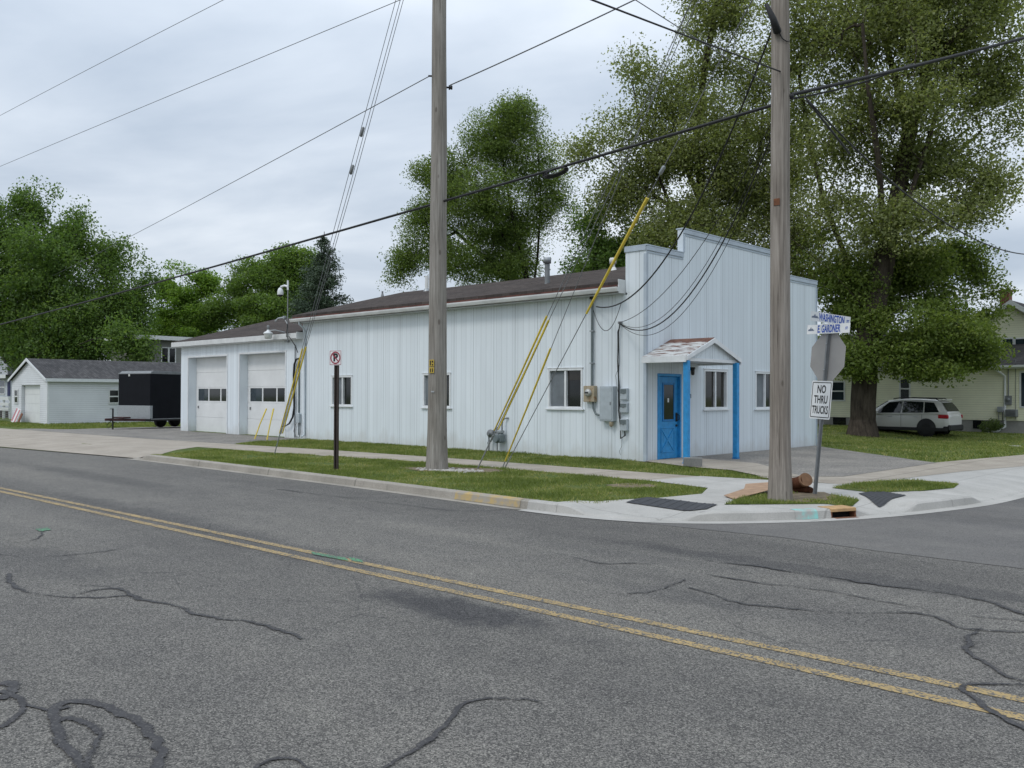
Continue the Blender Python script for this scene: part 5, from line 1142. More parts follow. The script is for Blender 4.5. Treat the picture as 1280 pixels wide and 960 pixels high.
MB().bbox(.02, wd - .02, .02, ln, zb - .10, zb - .002, .01).build('frame', 'black_rubber', t)
MB().bbox(wd * .33, wd * .38, -.03, -.015, zt - .14, zt - .04, .005).build('marker_lamp', 'lamp_glass', t)
def wheel(x, y, r, w, par, ax='X', rim='rim_dark', z=None):
    M = Matrix.Translation((x, y, r if z is None else z)) @ (Matrix.Rotation(pi / 2, 4, 'Y') if ax == 'X' else Matrix.Rotation(pi / 2, 4, 'X'))
    o = MB().lathe([(r * .55, -w / 2), (r * .93, -w / 2), (r, -w * .36), (r, w * .36), (r * .93, w / 2), (r * .55, w / 2)], M, 24).build('wheel', 'black_rubber', par)
    mb = MB().lathe([(r * .60, -w * .42), (r * .60, w * .42)], M, 20)
    for k in range(5):
        Mk = M @ Matrix.Rotation(k * 2 * pi / 5, 4, 'Z'); mb.box(-.035, .035, 0, r * .57, w * .42, w * .47, Mk); mb.box(-.035, .035, 0, r * .57, -w * .47, -w * .42, Mk)
    mb.build('rim', rim, o); return o
for y in (2.35, 3.2):
    for x in (wd - .06, .06): wheel(x, y, .33, .2, t)
MB().bbox(wd + .001, wd + .22, 1.9, 3.65, .70, .74, .01).build('fender', 'alu', t)
# grey flat-roofed house
hx = -60.0; q0, q1 = XP(185, 424, hx), XP(225.5, 427, hx)
t = thing('grey_house', 'grey lap-sided house with flat white-edged roof beyond the small garage', 'house', loc=(hx - 4, 28, GZ))
ch(MB().box(hx - 4.5, hx, q0.y - .6, 37, GZ - .2, 5.35), 'wall', 'lap_grey', t)
rf = ch(MB().box(hx - 4.8, hx + .45, q0.y - 1.0, 37.4, 5.36, 5.44), 'roof', 'roof_dark', t); ch(MB().box(hx + .452, hx + .48, q0.y - 1.0, 37.4, 5.22, 5.50).box(hx - 4.8, hx + .45, q0.y - 1.03, q0.y - 1.002, 5.22, 5.50), 'fascia', 'house_trim', rf)
a, b = XP(202.5, 435, hx), XP(218.5, 453, hx); mb = MB(); ww = small_window(t, 'y', hx, 1, a.y, b.y, b.z, a.z, 0); ch(MB().box(hx + .004, hx + .05, (a.y + b.y) / 2 - .06, (a.y + b.y) / 2 + .06, b.z + .001, a.z - .001), 'mullion', 'house_trim', ww)
a, b = XP(216, 456, hx), XP(226, 464, hx); ch(MB().box(hx + .003, hx + .03, a.y, a.y + 2.5, b.z - .8, a.z), 'base_brick', 'brick_red', t)
# pale blue house at the far left edge
hy = D(5, 510, 63).y; ex = YP(13, 500, hy).x
t = thing('pale_blue_house', 'pale blue-white house with porch rails at the far left behind the maple', 'house', loc=(ex - 4, hy + 3, GZ))
ch(MB().box(ex - 9, ex, hy, hy + 8, GZ - .2, 2.75), 'wall', 'lap_blue', t)
u1 = YP(9.5, 450, hy + 1.5); zt_ = YP(0, 441, hy + 1.5).z
ch(MB().prism([(ex - 8.5, 2.9), (u1.x, 2.9), (u1.x, 3.9), (u1.x - 3.6, 6.3), (ex - 8.5, 3.9)], hy + 1.5, hy + 7.5, 'xz'), 'upper_wall', 'lap_white', t)
mb = MB().prism([(ex + .3, 2.70), (ex + .3, 2.80), (ex - 9.3, 2.80), (ex - 9.3, 2.70)], hy - .4, hy + 8.2, 'xz'); mb.prism([(u1.x + .35, 3.70), (u1.x - 3.6, 6.34), (u1.x - 3.6, 6.50), (u1.x + .35, 3.85)], hy + 1.2, hy + 7.8, 'xz').prism([(u1.x - 3.601, 6.34), (u1.x - 7.6, 3.7), (u1.x - 7.6, 3.85), (u1.x - 3.601, 6.50)], hy + 1.2, hy + 7.8, 'xz')
ch(mb, 'roof', 'roof_dark', t); ch(MB().box(ex - 9.3, ex + .3, hy - .43, hy - .402, 2.55, 2.80), 'fascia', 'house_trim', t)
a, b = YP(0, 476, hy), YP(6, 492, hy); small_window(t, 'x', hy, -1, a.x - .6, b.x, b.z, a.z, 1, 'glass_blue')
a, b = YP(10, 476, hy), YP(13, 495, hy); ch(MB().box(a.x, b.x, hy - .04, hy - .004, b.z, a.z), 'shutter', 'navy', t)
mb = MB()
for yy in (498, 505, 511): a = YP(0, yy, hy - 1.2); b = YP(11.5, yy, hy - 1.2); mb.box(a.x - 2, b.x, hy - 1.25, hy - 1.18, a.z - .10, a.z + .10)
for px in (11, 3, -8): a = YP(px, 520, hy - 1.2); mb.box(a.x - .07, a.x + .07, hy - 1.178, hy - 1.05, GZ, YP(px, 496, hy - 1.2).z)
ch(mb, 'porch_rail', 'house_trim', t); ch(MB().box(ex - 6, ex - .4, hy - 1.0, hy - .004, GZ, GZ + .55), 'porch_deck', 'fence_wood', t)
a = YP(0, 528, hy - 3); t = thing('wire_fence', 'low dark wire fence in front of the pale blue house', 'fence', loc=(a.x - 2, hy - 3, GZ))
b = YP(12, 528, hy - 3); mb = MB()
for i in range(9): mb.tube([(-3 + i * .6, 0, 0), (-3 + i * .6, 0, .95)], .03, 6)
mb.build('post', 'fence_wood', t); mb = MB()
for i in range(7): mb.tube([(-3, 0, .1 + i * .13), (b.x - a.x + 2.0, 0, .1 + i * .13)], .010, 5)
mb.build('rail', 'galv_dull', t)

# ------------------------------------------------------------------ cream house on the right
hy = 46.0; HZ = -0.18
t = thing('cream_house', 'cream lap-sided house with grey roof and brick chimney behind the white car', 'house', loc=(-15, 50, HZ))
rx = YP(1290, 500, hy).x
ch(MB().box(-25, rx, hy, hy + 9, .42, 2.95), 'wall', 'lap_cream', t); ch(MB().box(-24.95, rx - .05, hy + .05, hy + 8.9, HZ - .3, .415), 'foundation', 'foundation', t)
rf = ch(MB().prism([(hy - .45, 2.86), (hy + 4.5, 4.95), (hy + 9.4, 2.86), (hy + 9.4, 2.98), (hy + 4.5, 5.07), (hy - .45, 2.98)], -25.4, rx + .4, 'yz'), 'roof', 'roof_dark', t)
ch(MB().prism([(hy - .452, 2.99), (hy - .57, 3.0), (hy - .56, 2.90), (hy - .452, 2.86)], -25.4, rx + .4, 'yz').box(-25.4, rx + .4, hy - .44, hy - .01, 2.84, 2.855), 'gutter', 'house_trim', rf)
# upper gable
gy = 48.2; ap = YP(1265, 379, gy); gl = YP(1224, 424, gy).x; gr_ = ap.x + (ap.x - gl); zb_ = 3.7; sl = (ap.z - YP(1236, 399, gy).z) / (ap.x - YP(1236, 399, gy).x)
ze = ap.z - sl * (ap.x - gl)
ch(MB().prism([(gl, zb_), (gr_, zb_), (gr_, ze), (ap.x, ap.z - .05), (gl, ze)], gy, gy + 7, 'xz'), 'gable_wall', 'lap_cream', t)
mb = MB()
for s in (-1, 1):
    e = ap.x + s * (ap.x - gl + .35); z_ = ap.z - sl * (ap.x - gl + .35); mb.prism([(ap.x, ap.z), (e, z_), (e, z_ + .14), (ap.x, ap.z + .14)], gy - .3, gy + 7.3, 'xz')
ch(mb, 'roof', 'roof_dark', t)
mb = MB()
for s in (-1, 1):
    e = ap.x + s * (ap.x - gl + .36); z_ = ap.z - sl * (ap.x - gl + .36); mb.prism([(ap.x, ap.z - .10), (e, z_ - .10), (e, z_ + .15), (ap.x, ap.z + .15)], gy - .33, gy - .302, 'xz')
ch(mb, 'barge_board', 'house_trim', t)
for (p, q) in (((1253.5, 424), (1266, 435)), ((1269.5, 424), (1284, 435))):
    a, b = YP(*p, gy), YP(*q, gy); small_window(t, 'x', gy, -1, a.x, b.x, b.z, a.z, 0, 'glass_blue')
a, b = YP(1251, 365, gy + 1.5), YP(1262.5, 390, gy + 1.5)
cm = ch(MB().box(a.x, b.x, gy + 1.3, gy + 1.9, 4.8, a.z), 'chimney', 'brick_red', t); ch(MB().box(a.x - .05, b.x + .05, gy + 1.25, gy + 1.95, a.z + .002, a.z + .10), 'chimney_cap', 'brick_red', cm)
a = YP(1247, 438, hy + 1.6); mb = MB().prism([(a.x - .42, a.z - .05), (a.x, a.z + .42), (a.x + .42, a.z - .05), (a.x + .30, a.z - .05), (a.x, a.z + .28), (a.x - .30, a.z - .05)], hy + 1.5, hy + 1.6, 'xz'); gb = ch(mb, 'roof_gablet', 'house_trim', t); ch(MB().prism([(a.x - .40, a.z - .07), (a.x, a.z + .40), (a.x + .40, a.z - .07)], hy + 1.602, hy + 2.8, 'xz'), 'gablet_roof', 'roof_dark', gb)
for (p, q, b_, m) in (((1040, 478), (1055, 500), 1, 'glass_blue'), ((1126, 473), (1136.5, 499), 1, 'glass_dark'), ((1276.5, 466), (1292, 508), 0, 'glass_blue')):
    a, b = YP(*p, hy), YP(*q, hy); small_window(t, 'x', hy, -1, a.x, b.x, b.z, a.z, b_, m)
for (p, q) in (((1041, 521), (1057, 531)), ((1216, 525), (1231, 536))):
    a, b = YP(*p, hy), YP(*q, hy); ch(MB().box(a.x, b.x, hy + .02, hy + .046, b.z, min(a.z, .40)), 'basement_window', 'glass_dark', t)
ds = YP(1256.5, 460, hy); ch(MB().tube([(ds.x - .35, hy - .45, 2.88), (ds.x - .1, hy - .2, 2.62), (ds.x, hy - .06, 2.5), (ds.x, hy - .06, .12), (ds.x - .25, hy - .35, -.08), (ds.x - .55, hy - .55, -.10)], .055, 8), 'downspout', 'house_trim', t)
ch(MB().box(YP(1270.5, 460, hy).x - .05, YP(1270.5, 460, hy).x + .06, hy - .025, hy - .003, .43, 2.83), 'corner_board', 'lap_cream', t)
a = YP(1261, 500, hy); tt = thing('house_meter', 'grey meter box under a conduit on the cream house wall', 'meter', loc=(a.x, hy - .01, a.z))
MB().bbox(-.14, .14, -.12, 0, -.22, .20, .01).lathe([(.09, 0), (.08, .08), (.01, .09)], Matrix.Translation((0, -.12, .02)) @ Matrix.Rotation(pi / 2, 4, 'X'), 14).build('case', 'galv_dull', tt); MB().tube([(0, -.05, .2), (0, -.05, 1.7)], .025, 8).tube([(.30, -.03, -.9), (.30, -.03, 1.9)], .012, 6).build('conduit', 'galv_dull', tt)
a = YP(1252, 512, hy); tt = thing('gas_regulator', 'small grey gas box low on the cream house wall left of the meter', 'gas meter', loc=(a.x, hy - .15, a.z)); MB().bbox(-.13, .13, -.1, .1, -.12, .14, .02).build('case', 'galv', tt); MB().tube([(-.08, 0, -.12), (-.08, 0, -.75)], .02, 6).tube([(.08, 0, -.12), (.08, 0, -.5), (.2, .1, -.5)], .02, 6).build('pipe', 'galv_dull', tt)
a = YP(1266.5, 516, hy); tt = thing('cooling_unit', 'squat grey utility box hung low on the cream house wall', 'utility box', loc=(a.x, hy - .2, a.z)); MB().bbox(-.24, .22, -.18, .18, -.18, .16, .02).build('case', 'galv_dull', tt); mb = MB()
for i in range(5): mb.box(-.20, .18, -.188, -.1805, -.14 + i * .055, -.12 + i * .055)
mb.build('louvre', 'black_rubber', tt)

# ------------------------------------------------------------------ car
cp = D(1160, 546, 39.5); cz = cp.z
t = thing('parked_car', 'white family car with roof rails parked on the lawn behind the big trunk', 'car', loc=(cp.x - 1.34, cp.y + .82, cz), rz=radians(178)); t.scale = (.925, .95, .97)
def loft(mb, rings, close=True):
    n = len(rings[0]); vs = [Vector(p) for r in rings for p in r]; m = len(rings)
    mb.add(vs, [(i * n + k, (i + 1) * n + k, (i + 1) * n + (k + 1) % n, i * n + (k + 1) % n) for i in range(m - 1) for k in range(n)], True)
    mb.add(vs[:n], [list(range(n))]); mb.add(vs[-n:], [list(range(n))[::-1]]); return mb
def body_ring(x, zb, zt, w, crown=.03):
    return [(x, -w * .92, zb), (x, -w * .985, zb + .10), (x, -w, zb + (zt - zb) * .45), (x, -w * .985, zb + (zt - zb) * .8), (x, -w * .93, zt), (x, -w * .5, zt + crown), (x, w * .5, zt + crown), (x, w * .93, zt), (x, w * .985, zb + (zt - zb) * .8), (x, w, zb + (zt - zb) * .45), (x, w * .985, zb + .10), (x, w * .92, zb)]
B = [(-2.46, .50, .92, .78), (-2.40, .42, 1.02, .88), (-2.22, .36, 1.08, .94), (-1.7, .33, 1.09, .975), (-.8, .31, 1.06, .98), (.2, .30, 1.03, .98), (1.1, .30, 1.00, .97), (1.7, .31, .95, .95), (2.15, .34, .86, .90), (2.40, .42, .74, .78), (2.46, .48, .66, .66)]
bd = loft(MB(), [body_ring(*b) for b in B]).build('body', 'car_white', t)
GH = [(-2.40, 1.06, 1.075, .88, .84), (-2.20, 1.07, 1.38, .92, .76), (-2.02, 1.08, 1.60, .93, .69), (-1.75, 1.08, 1.675, .935, .68), (-1.0, 1.07, 1.715, .94, .69), (-.2, 1.05, 1.72, .94, .69), (.45, 1.04, 1.66, .935, .68), (.95, 1.02, 1.36, .93, .76), (1.45, 1.00, 1.015, .92, .86)]
def gh_ring(x, zb, zr, wb, wr): return [(x, -wb, zb - .05), (x, -wb * .99, zb), (x, -wr, zr - .05), (x, -wr * .9, zr), (x, 0, zr + .03), (x, wr * .9, zr), (x, wr, zr - .05), (x, wb * .99, zb), (x, wb, zb - .05)]
loft(MB(), [gh_ring(*g) for g in GH]).build('roof', 'car_white', t)
def gh_at(x):
    for a, b in zip(GH[:-1], GH[1:]):
        if a[0] <= x <= b[0]:
            k = (x - a[0]) / (b[0] - a[0]); return [a[i] + (b[i] - a[i]) * k for i in range(5)]
def side_glass(name, pts, s, mat='car_glass', off=.012):
    """pts: (x, height) on the side of the cabin"""
    v = []
    for x, z in pts:
        g = gh_at(x); k = (z - g[1]) / max(.01, (g[2] - .05 - g[1])); w = g[3] * .99 + (g[4] - g[3] * .99) * k; v.append(Vector((x, s * (w + off), z)))
    mb = MB(); n = len(v); inn = [p - Vector((0, s * .02, 0)) for p in v]; mb.add(v + inn, [tuple(range(n))] + [(i, (i + 1) % n, n + (i + 1) % n, n + i) for i in range(n)]); return mb.build(name, mat, t)
for s in (-1, 1):
    side_glass('side_window', [(-2.02, 1.14), (-1.35, 1.11), (-1.30, 1.60), (-1.72, 1.57)][::1], s); side_glass('side_window', [(-1.28, 1.11), (-.28, 1.09), (-.30, 1.635), (-1.24, 1.60)], s); side_glass('side_window', [(-.22, 1.09), (1.02, 1.06), (.42, 1.57), (-.24, 1.635)], s)
v = []
for (x, zz_, wk) in ((-2.33, .0, 1), (-2.20, .0, 1), (-2.04, 0, 1)):
    g = gh_at(x); v += [Vector((x - .03, -g[4] * .93, g[2] - .0)), Vector((x - .03, g[4] * .93, g[2]))]
MB().add(v, [(0, 1, 3, 2), (2, 3, 5, 4)]).build('rear_window', 'car_glass', t)
v = []
for x in (1.36, .95, .52):
    g = gh_at(x); v += [Vector((x + .02, -g[4] * .9, g[2] + .02)), Vector((x + .02, g[4] * .9, g[2] + .02))]
MB().add(v, [(0, 1, 3, 2), (2, 3, 5, 4)]).build('windscreen', 'car_glass', t)
for s in (-1, 1):
    mb = MB().tube([(-1.9, s * .60, 1.68), (-1.75, s * .60, 1.76), (-.2, s * .60, 1.80), (.25, s * .60, 1.74)], .025, 6); mb.build('roof_rail', 'car_trim', t)
    mb = MB().bbox(-2.42, 2.3, s * .97 - .03, s * .97 + .03, .27, .43, .02); mb.build('sill_trim', 'car_trim', t)
    MB().bbox(-1.05, -.83, s * .985 - .02, s * .985 + .02, .90, .935, .01).bbox(.15, .37, s * .985 - .02, s * .985 + .02, .885, .92, .01).build('door_handle', 'alu', t)
    for x in (-1.25, -.26, 1.0): MB().box(x - .005, x + .005, s * .984 - .004, s * .984 + .004, .45, 1.02).build('door_gap', 'car_trim', t)
    for x in (-1.45, 1.50):
        MB().lathe([(.01, -.012), (.43, -.012), (.45, 0), (.45, .012), (.01, .012)], Matrix.Translation((x, s * .975, .40)) @ Matrix.Rotation(pi / 2, 4, 'X'), 24).build('wheel_arch', 'car_trim', t)
        wheel(x, s * .875, .365, .24, t, 'Y')
    MB().bbox(-2.46, -1.98, s * .915 - .05, s * .915 + .05, .85, 1.02, .04).build('tail_light', 'tail_red', t)
    MB().bbox(2.1, 2.38, s * .76 - .1, s * .76 + .1, .66, .78, .03).build('headlight', 'lamp_glass', t)
    MB().bbox(.85, 1.0, s * 1.04 - .08, s * 1.04 + .08, 1.02, 1.16, .03).build('mirror', 'car_white', t)
MB().bbox(-2.52, -2.25, -.86, .86, .30, .56, .04).bbox(-2.5, -2.2, -.93, .93, .33, .50, .03).build('bumper', 'car_trim', t)
MB().bbox(2.2, 2.47, -.80, .80, .28, .48, .04).build('bumper', 'car_trim', t)
MB().bbox(-2.10, -1.85, -.60, .60, 1.67, 1.72, .02).build('spoiler', 'car_white', t)
# ------------------------------------------------------------------ trees
def tubes_np(P0, P1, R0, R1, n=6):
    d = P1 - P0; l = np.linalg.norm(d, axis=1, keepdims=True); l[l == 0] = 1; d = d / l
    ref = np.where(np.abs(d[:, 2:3]) < .9, np.array([[0, 0, 1.]]), np.array([[1., 0, 0]])); a = np.cross(d, ref); a /= np.linalg.norm(a, axis=1, keepdims=True); b = np.cross(d, a)
    th = np.arange(n) * 2 * pi / n; c, s = np.cos(th), np.sin(th)
    off = a[:, None, :] * c[None, :, None] + b[:, None, :] * s[None, :, None]
    V = np.concatenate([P0[:, None, :] + off * R0[:, None, None], P1[:, None, :] + off * R1[:, None, None]], 1).reshape(-1, 3)
    m = len(P0); k = np.arange(n); q = np.stack([k, (k + 1) % n, n + (k + 1) % n, n + k], 1); F = (np.arange(m)[:, None, None] * 2 * n + q[None]).reshape(-1, 4)
    return V, F
def grow(limbs, targets, step=.75, rng=None, up=.5):
    pos, par = [], []
    def addpath(pts, p):
        for q in pts: pos.append(np.array(q, float)); par.append(p); p = len(pos) - 1
        return p
    for li, l in enumerate(limbs):
        l = [np.array(p, float) for p in l]; fine = []
        for a, b in zip(l[:-1], l[1:]):
            n = max(1, int(np.linalg.norm(b - a) / step)); fine += [a + (b - a) * i / n for i in range(n)]
        fine.append(l[-1])
        if li == 0: addpath(fine, -1)
        else:
            d = [np.linalg.norm(p - fine[0]) for p in pos]; addpath(fine[1:], int(np.argmin(d)))
    tips = []
    if len(targets):
        A = np.array(pos); dd = np.min(np.linalg.norm(targets[:, None] - A[None], axis=2), axis=1); order = np.argsort(dd)
        arr = np.zeros((len(pos) + len(targets) * 14, 3)); arr[:len(pos)] = A; n0 = len(pos)
        for ti in order:
            c = targets[ti]; nn_ = len(pos); dv = c - arr[:nn_]; dist = np.linalg.norm(dv, axis=1)
            cost = dist + up * np.maximum(0, -dv[:, 2]) + .25 * (np.arange(nn_) < 2) * 10
            j = int(np.argmin(cost)); p0 = arr[j]; L_ = dist[j]; n = max(1, min(12, int(L_ / step)))
            jit = rng.normal(0, .09 * min(L_, 2.5), 3); p = j
            for i in range(1, n + 1):
                k = i / n; q = p0 + (c - p0) * k + jit * sin(pi * k) + np.array([0, 0, .10 * L_]) * sin(pi * k) * .6
                pos.append(q); par.append(p); p = len(pos) - 1; arr[p] = q
            tips.append(p)
    return np.array(pos), np.array(par), tips
def tree(name, label, limbs, blobs, nC, per, leaf, crad, leafmat, barkmat, seed, r0, group='trees', aspect=.62, gap=.0, flat=.7, rtip=.012, droop=.0, cat='tree', shell=2.2, tone_spread=.17):
    rng = np.random.default_rng(seed); base = np.array(limbs[0][0], float)
    t = thing(name, label, cat, group, tuple(base)); C = []
    w = np.array([b[3] * b[4] * b[5] for b in blobs]) ** .72; w = w / w.sum(); tries = 0
    while len(C) < nC and tries < nC * 40:
        tries += 1; b = blobs[rng.choice(len(blobs), p=w)]; d = rng.normal(size=3); d /= np.linalg.norm(d); r = rng.random() ** (1 / shell)
        p = np.array(b[:3]) + d * r * np.array(b[3:6])
        if gap and mnoise.noise(Vector(p * .55)) < gap - .35: continue
        C.append(p)
    C = np.array(C)
    pos, par, tips = grow(limbs, C, .8, rng)
    n = len(pos); cnt = np.zeros(n); cnt[tips] += 1
    for i in range(n - 1, 0, -1):
        if par[i] >= 0: cnt[par[i]] += cnt[i]
    cnt = np.maximum(cnt, .4); R = np.maximum(rtip, r0 * (cnt / cnt.max()) ** .68)
    h = pos[:, 2] - base[2]; R = R * (1 + .42 * np.clip(1 - h / 1.1, 0, 1) ** 2 * (np.arange(n) < 40) * (cnt > cnt.max() * .8))
    e = np.where(par >= 0)[0]; P0 = pos[par[e]] - base; P1 = pos[e] - base
    R1 = R[e]; R0 = np.minimum(R[par[e]], np.maximum(R1 * 1.25, R[par[e]] * (cnt[e] > .55 * cnt[par[e]])))
    V, F_ = tubes_np(P0, P1 + (P1 - P0) * .02, R0, R1, 8); np_mesh('trunk', V, F_, barkmat, t, smooth=True)
    m = len(C) * per; ci = np.repeat(np.arange(len(C)), per); cs = crad * rng.uniform(.6, 1.35, len(C))
    off = rng.normal(size=(m, 3)); off *= np.minimum(1, 1.75 / np.linalg.norm(off, axis=1, keepdims=True)); off = off * cs[ci][:, None] * np.array([1, 1, flat]); ctr = C[ci] + off - base
    if droop: ctr[:, 2] -= droop * np.linalg.norm(off[:, :2], axis=1)
    nrm = rng.normal(size=(m, 3)) + np.array([0, 0, .7]); nrm /= np.linalg.norm(nrm, axis=1, keepdims=True)
    a = np.cross(nrm, rng.normal(size=(m, 3))); a /= np.linalg.norm(a, axis=1, keepdims=True); b = np.cross(nrm, a)
    L_ = leaf * rng.uniform(.6, 1.35, m); a *= L_[:, None] / 2; b *= (L_ * aspect)[:, None] / 2; bend = nrm * (L_ * .16)[:, None]
    V = np.stack([ctr - a, ctr + b - .1 * a + bend, ctr + a, ctr - b - .1 * a + bend], 1).reshape(-1, 3); F_ = np.arange(m * 4).reshape(-1, 4)
    ct = rng.normal(.5, .13, len(C)); tone = np.clip(ct[ci] + rng.normal(0, tone_spread * .7, m), 0, 1)
    np_mesh('crown', V, F_, leafmat, t, tone=tone)
    return t
def blob(px, py, rx, ry, d, thick=None):
    c = D(px, py, d); k = d / F_PX; return (c.x, c.y, c.z, rx * k, (thick or rx * .8) * k, ry * k)
def pth(d, *pts): return [tuple(D(x, y, d)) if len(p) == 2 else tuple(D(x, y, p[2])) for p in pts for x, y in [p[:2]]]
TG = 'broadleaf trees behind the buildings'
# the big sycamore in front of the cream house
b0 = D(1078, 541, 38); 
S1 = [[(b0.x, b0.y, zf(b0.x, b0.y) - .2)] + pth(38, (1079, 500), (1082, 450), (1090, 395), (1104, 330), (1120, 255), (1136, 170), (1160, 80), (1178, -10)),
      pth(38, (1104, 330), (1104, 280, 37.5), (1098, 200, 36.5), (1085, 110, 35.5), (1078, 30, 35)), pth(38, (1090, 395), (1040, 340, 37), (985, 295, 36), (955, 270, 36)),
      pth(38, (1120, 255), (1165, 215, 39), (1215, 175, 40), (1250, 140, 41)), pth(38, (1104, 330), (1150, 295, 37.5), (1205, 262, 37), (1250, 240, 37)), pth(38, (1136, 170), (1120, 100, 39), (1100, 30, 40), (1090, -30, 40)),
      pth(38, (1090, 395), (1060, 330, 39), (1030, 250, 40), (1010, 170, 41), (1000, 100, 41)), pth(38, (1160, 80), (1200, 40, 37), (1235, 0, 37)), pth(37, (1106, 322), (1132, 262), (1152, 200), (1172, 140), (1205, 80))]
tree('sycamore_tree', 'huge open-crowned sycamore with thick trunk on the lawn before the cream house', S1,
     [blob(1175, 40, 95, 80, 38), blob(1085, 60, 80, 75, 37), blob(1220, 140, 62, 60, 38.5), blob(1065, 165, 70, 60, 38), blob(1165, 205, 75, 55, 38), blob(1120, -50, 150, 70, 38), blob(1228, 225, 45, 42, 37.5), blob(1235, 30, 60, 70, 38.5),
      blob(1005, 130, 45, 60, 40), blob(1000, 30, 60, 60, 39), blob(1120, 285, 70, 40, 37), blob(1040, 280, 45, 55, 38), blob(1200, 268, 50, 25, 37), blob(1262, 95, 30, 60, 38), blob(1140, 120, 60, 50, 36)],
     2300, 58, .14, .58, 'leaf_sycamore', 'bark_brown', 11, .55, TG, gap=.26, flat=.55)
b1 = D(1080, 538, 40.5)
tree('maple_tree', 'darker green maple with drooping leaf sprays behind the big sycamore trunk', [[(b1.x, b1.y, zf(b1.x, b1.y) - .2)] + pth(40.5, (1081, 490), (1092, 420), (1115, 360), (1125, 310)), pth(40.5, (1092, 420), (1160, 385), (1210, 370)), pth(40.5, (1120, 360), (1170, 320), (1195, 300)), pth(40.5, (1092, 420), (1070, 370), (1045, 340)), pth(38, (1092, 430), (1150, 430), (1200, 425))],
     [blob(1185, 335, 48, 38, 40.5), blob(1120, 350, 75, 45, 39.5), blob(1205, 375, 45, 38, 39.5), blob(1140, 410, 80, 35, 37.5, 60), blob(1060, 385, 45, 55, 38.5), blob(1190, 425, 45, 28, 37.5, 60), blob(1100, 440, 48, 22, 36.8, 40), blob(1215, 445, 28, 15, 38), blob(1040, 330, 40, 50, 40), blob(1160, 462, 40, 10, 36.8, 40), blob(1072, 455, 32, 16, 37)],
     900, 100, .135, .46, 'leaf_sycamore_low', 'bark_dark', 12, .26, TG, flat=.4, gap=.2, droop=.15)
# second sycamore behind the shop
b2 = D(895, 500, 44)
S2 = [[(b2.x, b2.y, -.3)] + pth(44, (893, 430), (888, 340), (878, 260), (870, 180), (880, 90), (895, 10)), pth(44, (888, 340), (840, 260), (805, 180), (790, 100), (788, 50)), pth(44, (888, 340), (930, 270), (950, 190), (955, 110), (950, 40)), pth(44, (840, 260), (780, 215), (740, 185)), pth(44, (888, 340), (960, 320), (1010, 300)), pth(44, (878, 260), (845, 180), (838, 110))]
tree('sycamore_tree', 'olive-leaved sycamore towering behind the stepped false front', S2,
     [blob(792, 95, 36, 52, 44), blob(772, 165, 38, 42, 44), blob(838, 150, 42, 62, 44), blob(905, 30, 55, 70, 44), blob(935, 130, 60, 80, 44), blob(860, 235, 75, 58, 43), blob(945, 245, 75, 62, 43), blob(775, 235, 40, 48, 44), blob(726, 190, 20, 24, 44), blob(890, 170, 55, 60, 42), blob(985, 190, 30, 90, 44), blob(870, 300, 70, 35, 42), blob(960, 320, 60, 50, 42), blob(1010, 330, 40, 60, 42), blob(905, -40, 70, 40, 44), blob(865, 90, 18, 30, 44), blob(830, 290, 50, 38, 43), blob(800, 225, 40, 42, 43.5), blob(830, 215, 45, 40, 44)],
     2300, 58, .14, .58, 'leaf_sycamore', 'bark_brown', 21, .5, TG, gap=.22, flat=.6)
b3 = D(742, 500, 46)
tree('maple_tree', 'low dark green tree squeezed behind the shop roof beside the false front', [[(b3.x, b3.y, -.3)] + pth(46, (742, 420), (742, 340), (745, 290)), pth(46, (742, 340), (765, 310), (785, 290)), pth(46, (742, 340), (715, 320))],
     [blob(742, 285, 32, 34, 46), blob(775, 305, 36, 36, 46), blob(712, 318, 24, 22, 46), blob(750, 330, 55, 25, 46), blob(800, 320, 30, 30, 46)], 150, 130, .15, .42, 'leaf_maple', 'bark_dark', 22, .16, TG, gap=.2)
# feathery locust behind the roof
b4 = D(668, 500, 52)
S3 = [[(b4.x, b4.y, -.3)] + pth(52, (667, 440), (664, 380), (655, 330), (640, 270), (628, 200), (625, 140)), pth(52, (664, 380), (672, 320), (676, 250), (672, 180), (655, 130)), pth(52, (655, 330), (618, 280), (590, 225), (570, 180)), pth(52, (664, 380), (615, 330), (570, 290), (535, 260)), pth(52, (640, 270), (655, 220), (665, 170)), pth(52, (570, 290), (530, 310), (500, 330))]
tree('locust_tree', 'feathery green many-stemmed locust behind the brown shop roof', S3,
     [blob(645, 150, 34, 40, 52), blob(608, 180, 40, 40, 52), blob(565, 215, 36, 40, 52), blob(655, 200, 45, 42, 52), blob(685, 235, 28, 50, 52), blob(530, 262, 28, 35, 52), blob(600, 250, 60, 40, 51), blob(512, 312, 26, 26, 52), blob(560, 305, 50, 36, 51), blob(640, 290, 55, 45, 53), blob(702, 292, 18, 40, 52), blob(615, 335, 70, 20, 53), blob(500, 345, 16, 12, 52), blob(500, 320, 22, 22, 52), blob(545, 240, 30, 40, 52), blob(528, 215, 14, 26, 52), blob(710, 265, 14, 34, 52), blob(652, 122, 14, 18, 52)],
     1500, 98, .125, .46, 'leaf_locust', 'bark_dark', 31, .26, TG, aspect=.5, gap=.06, flat=.6, droop=.25)
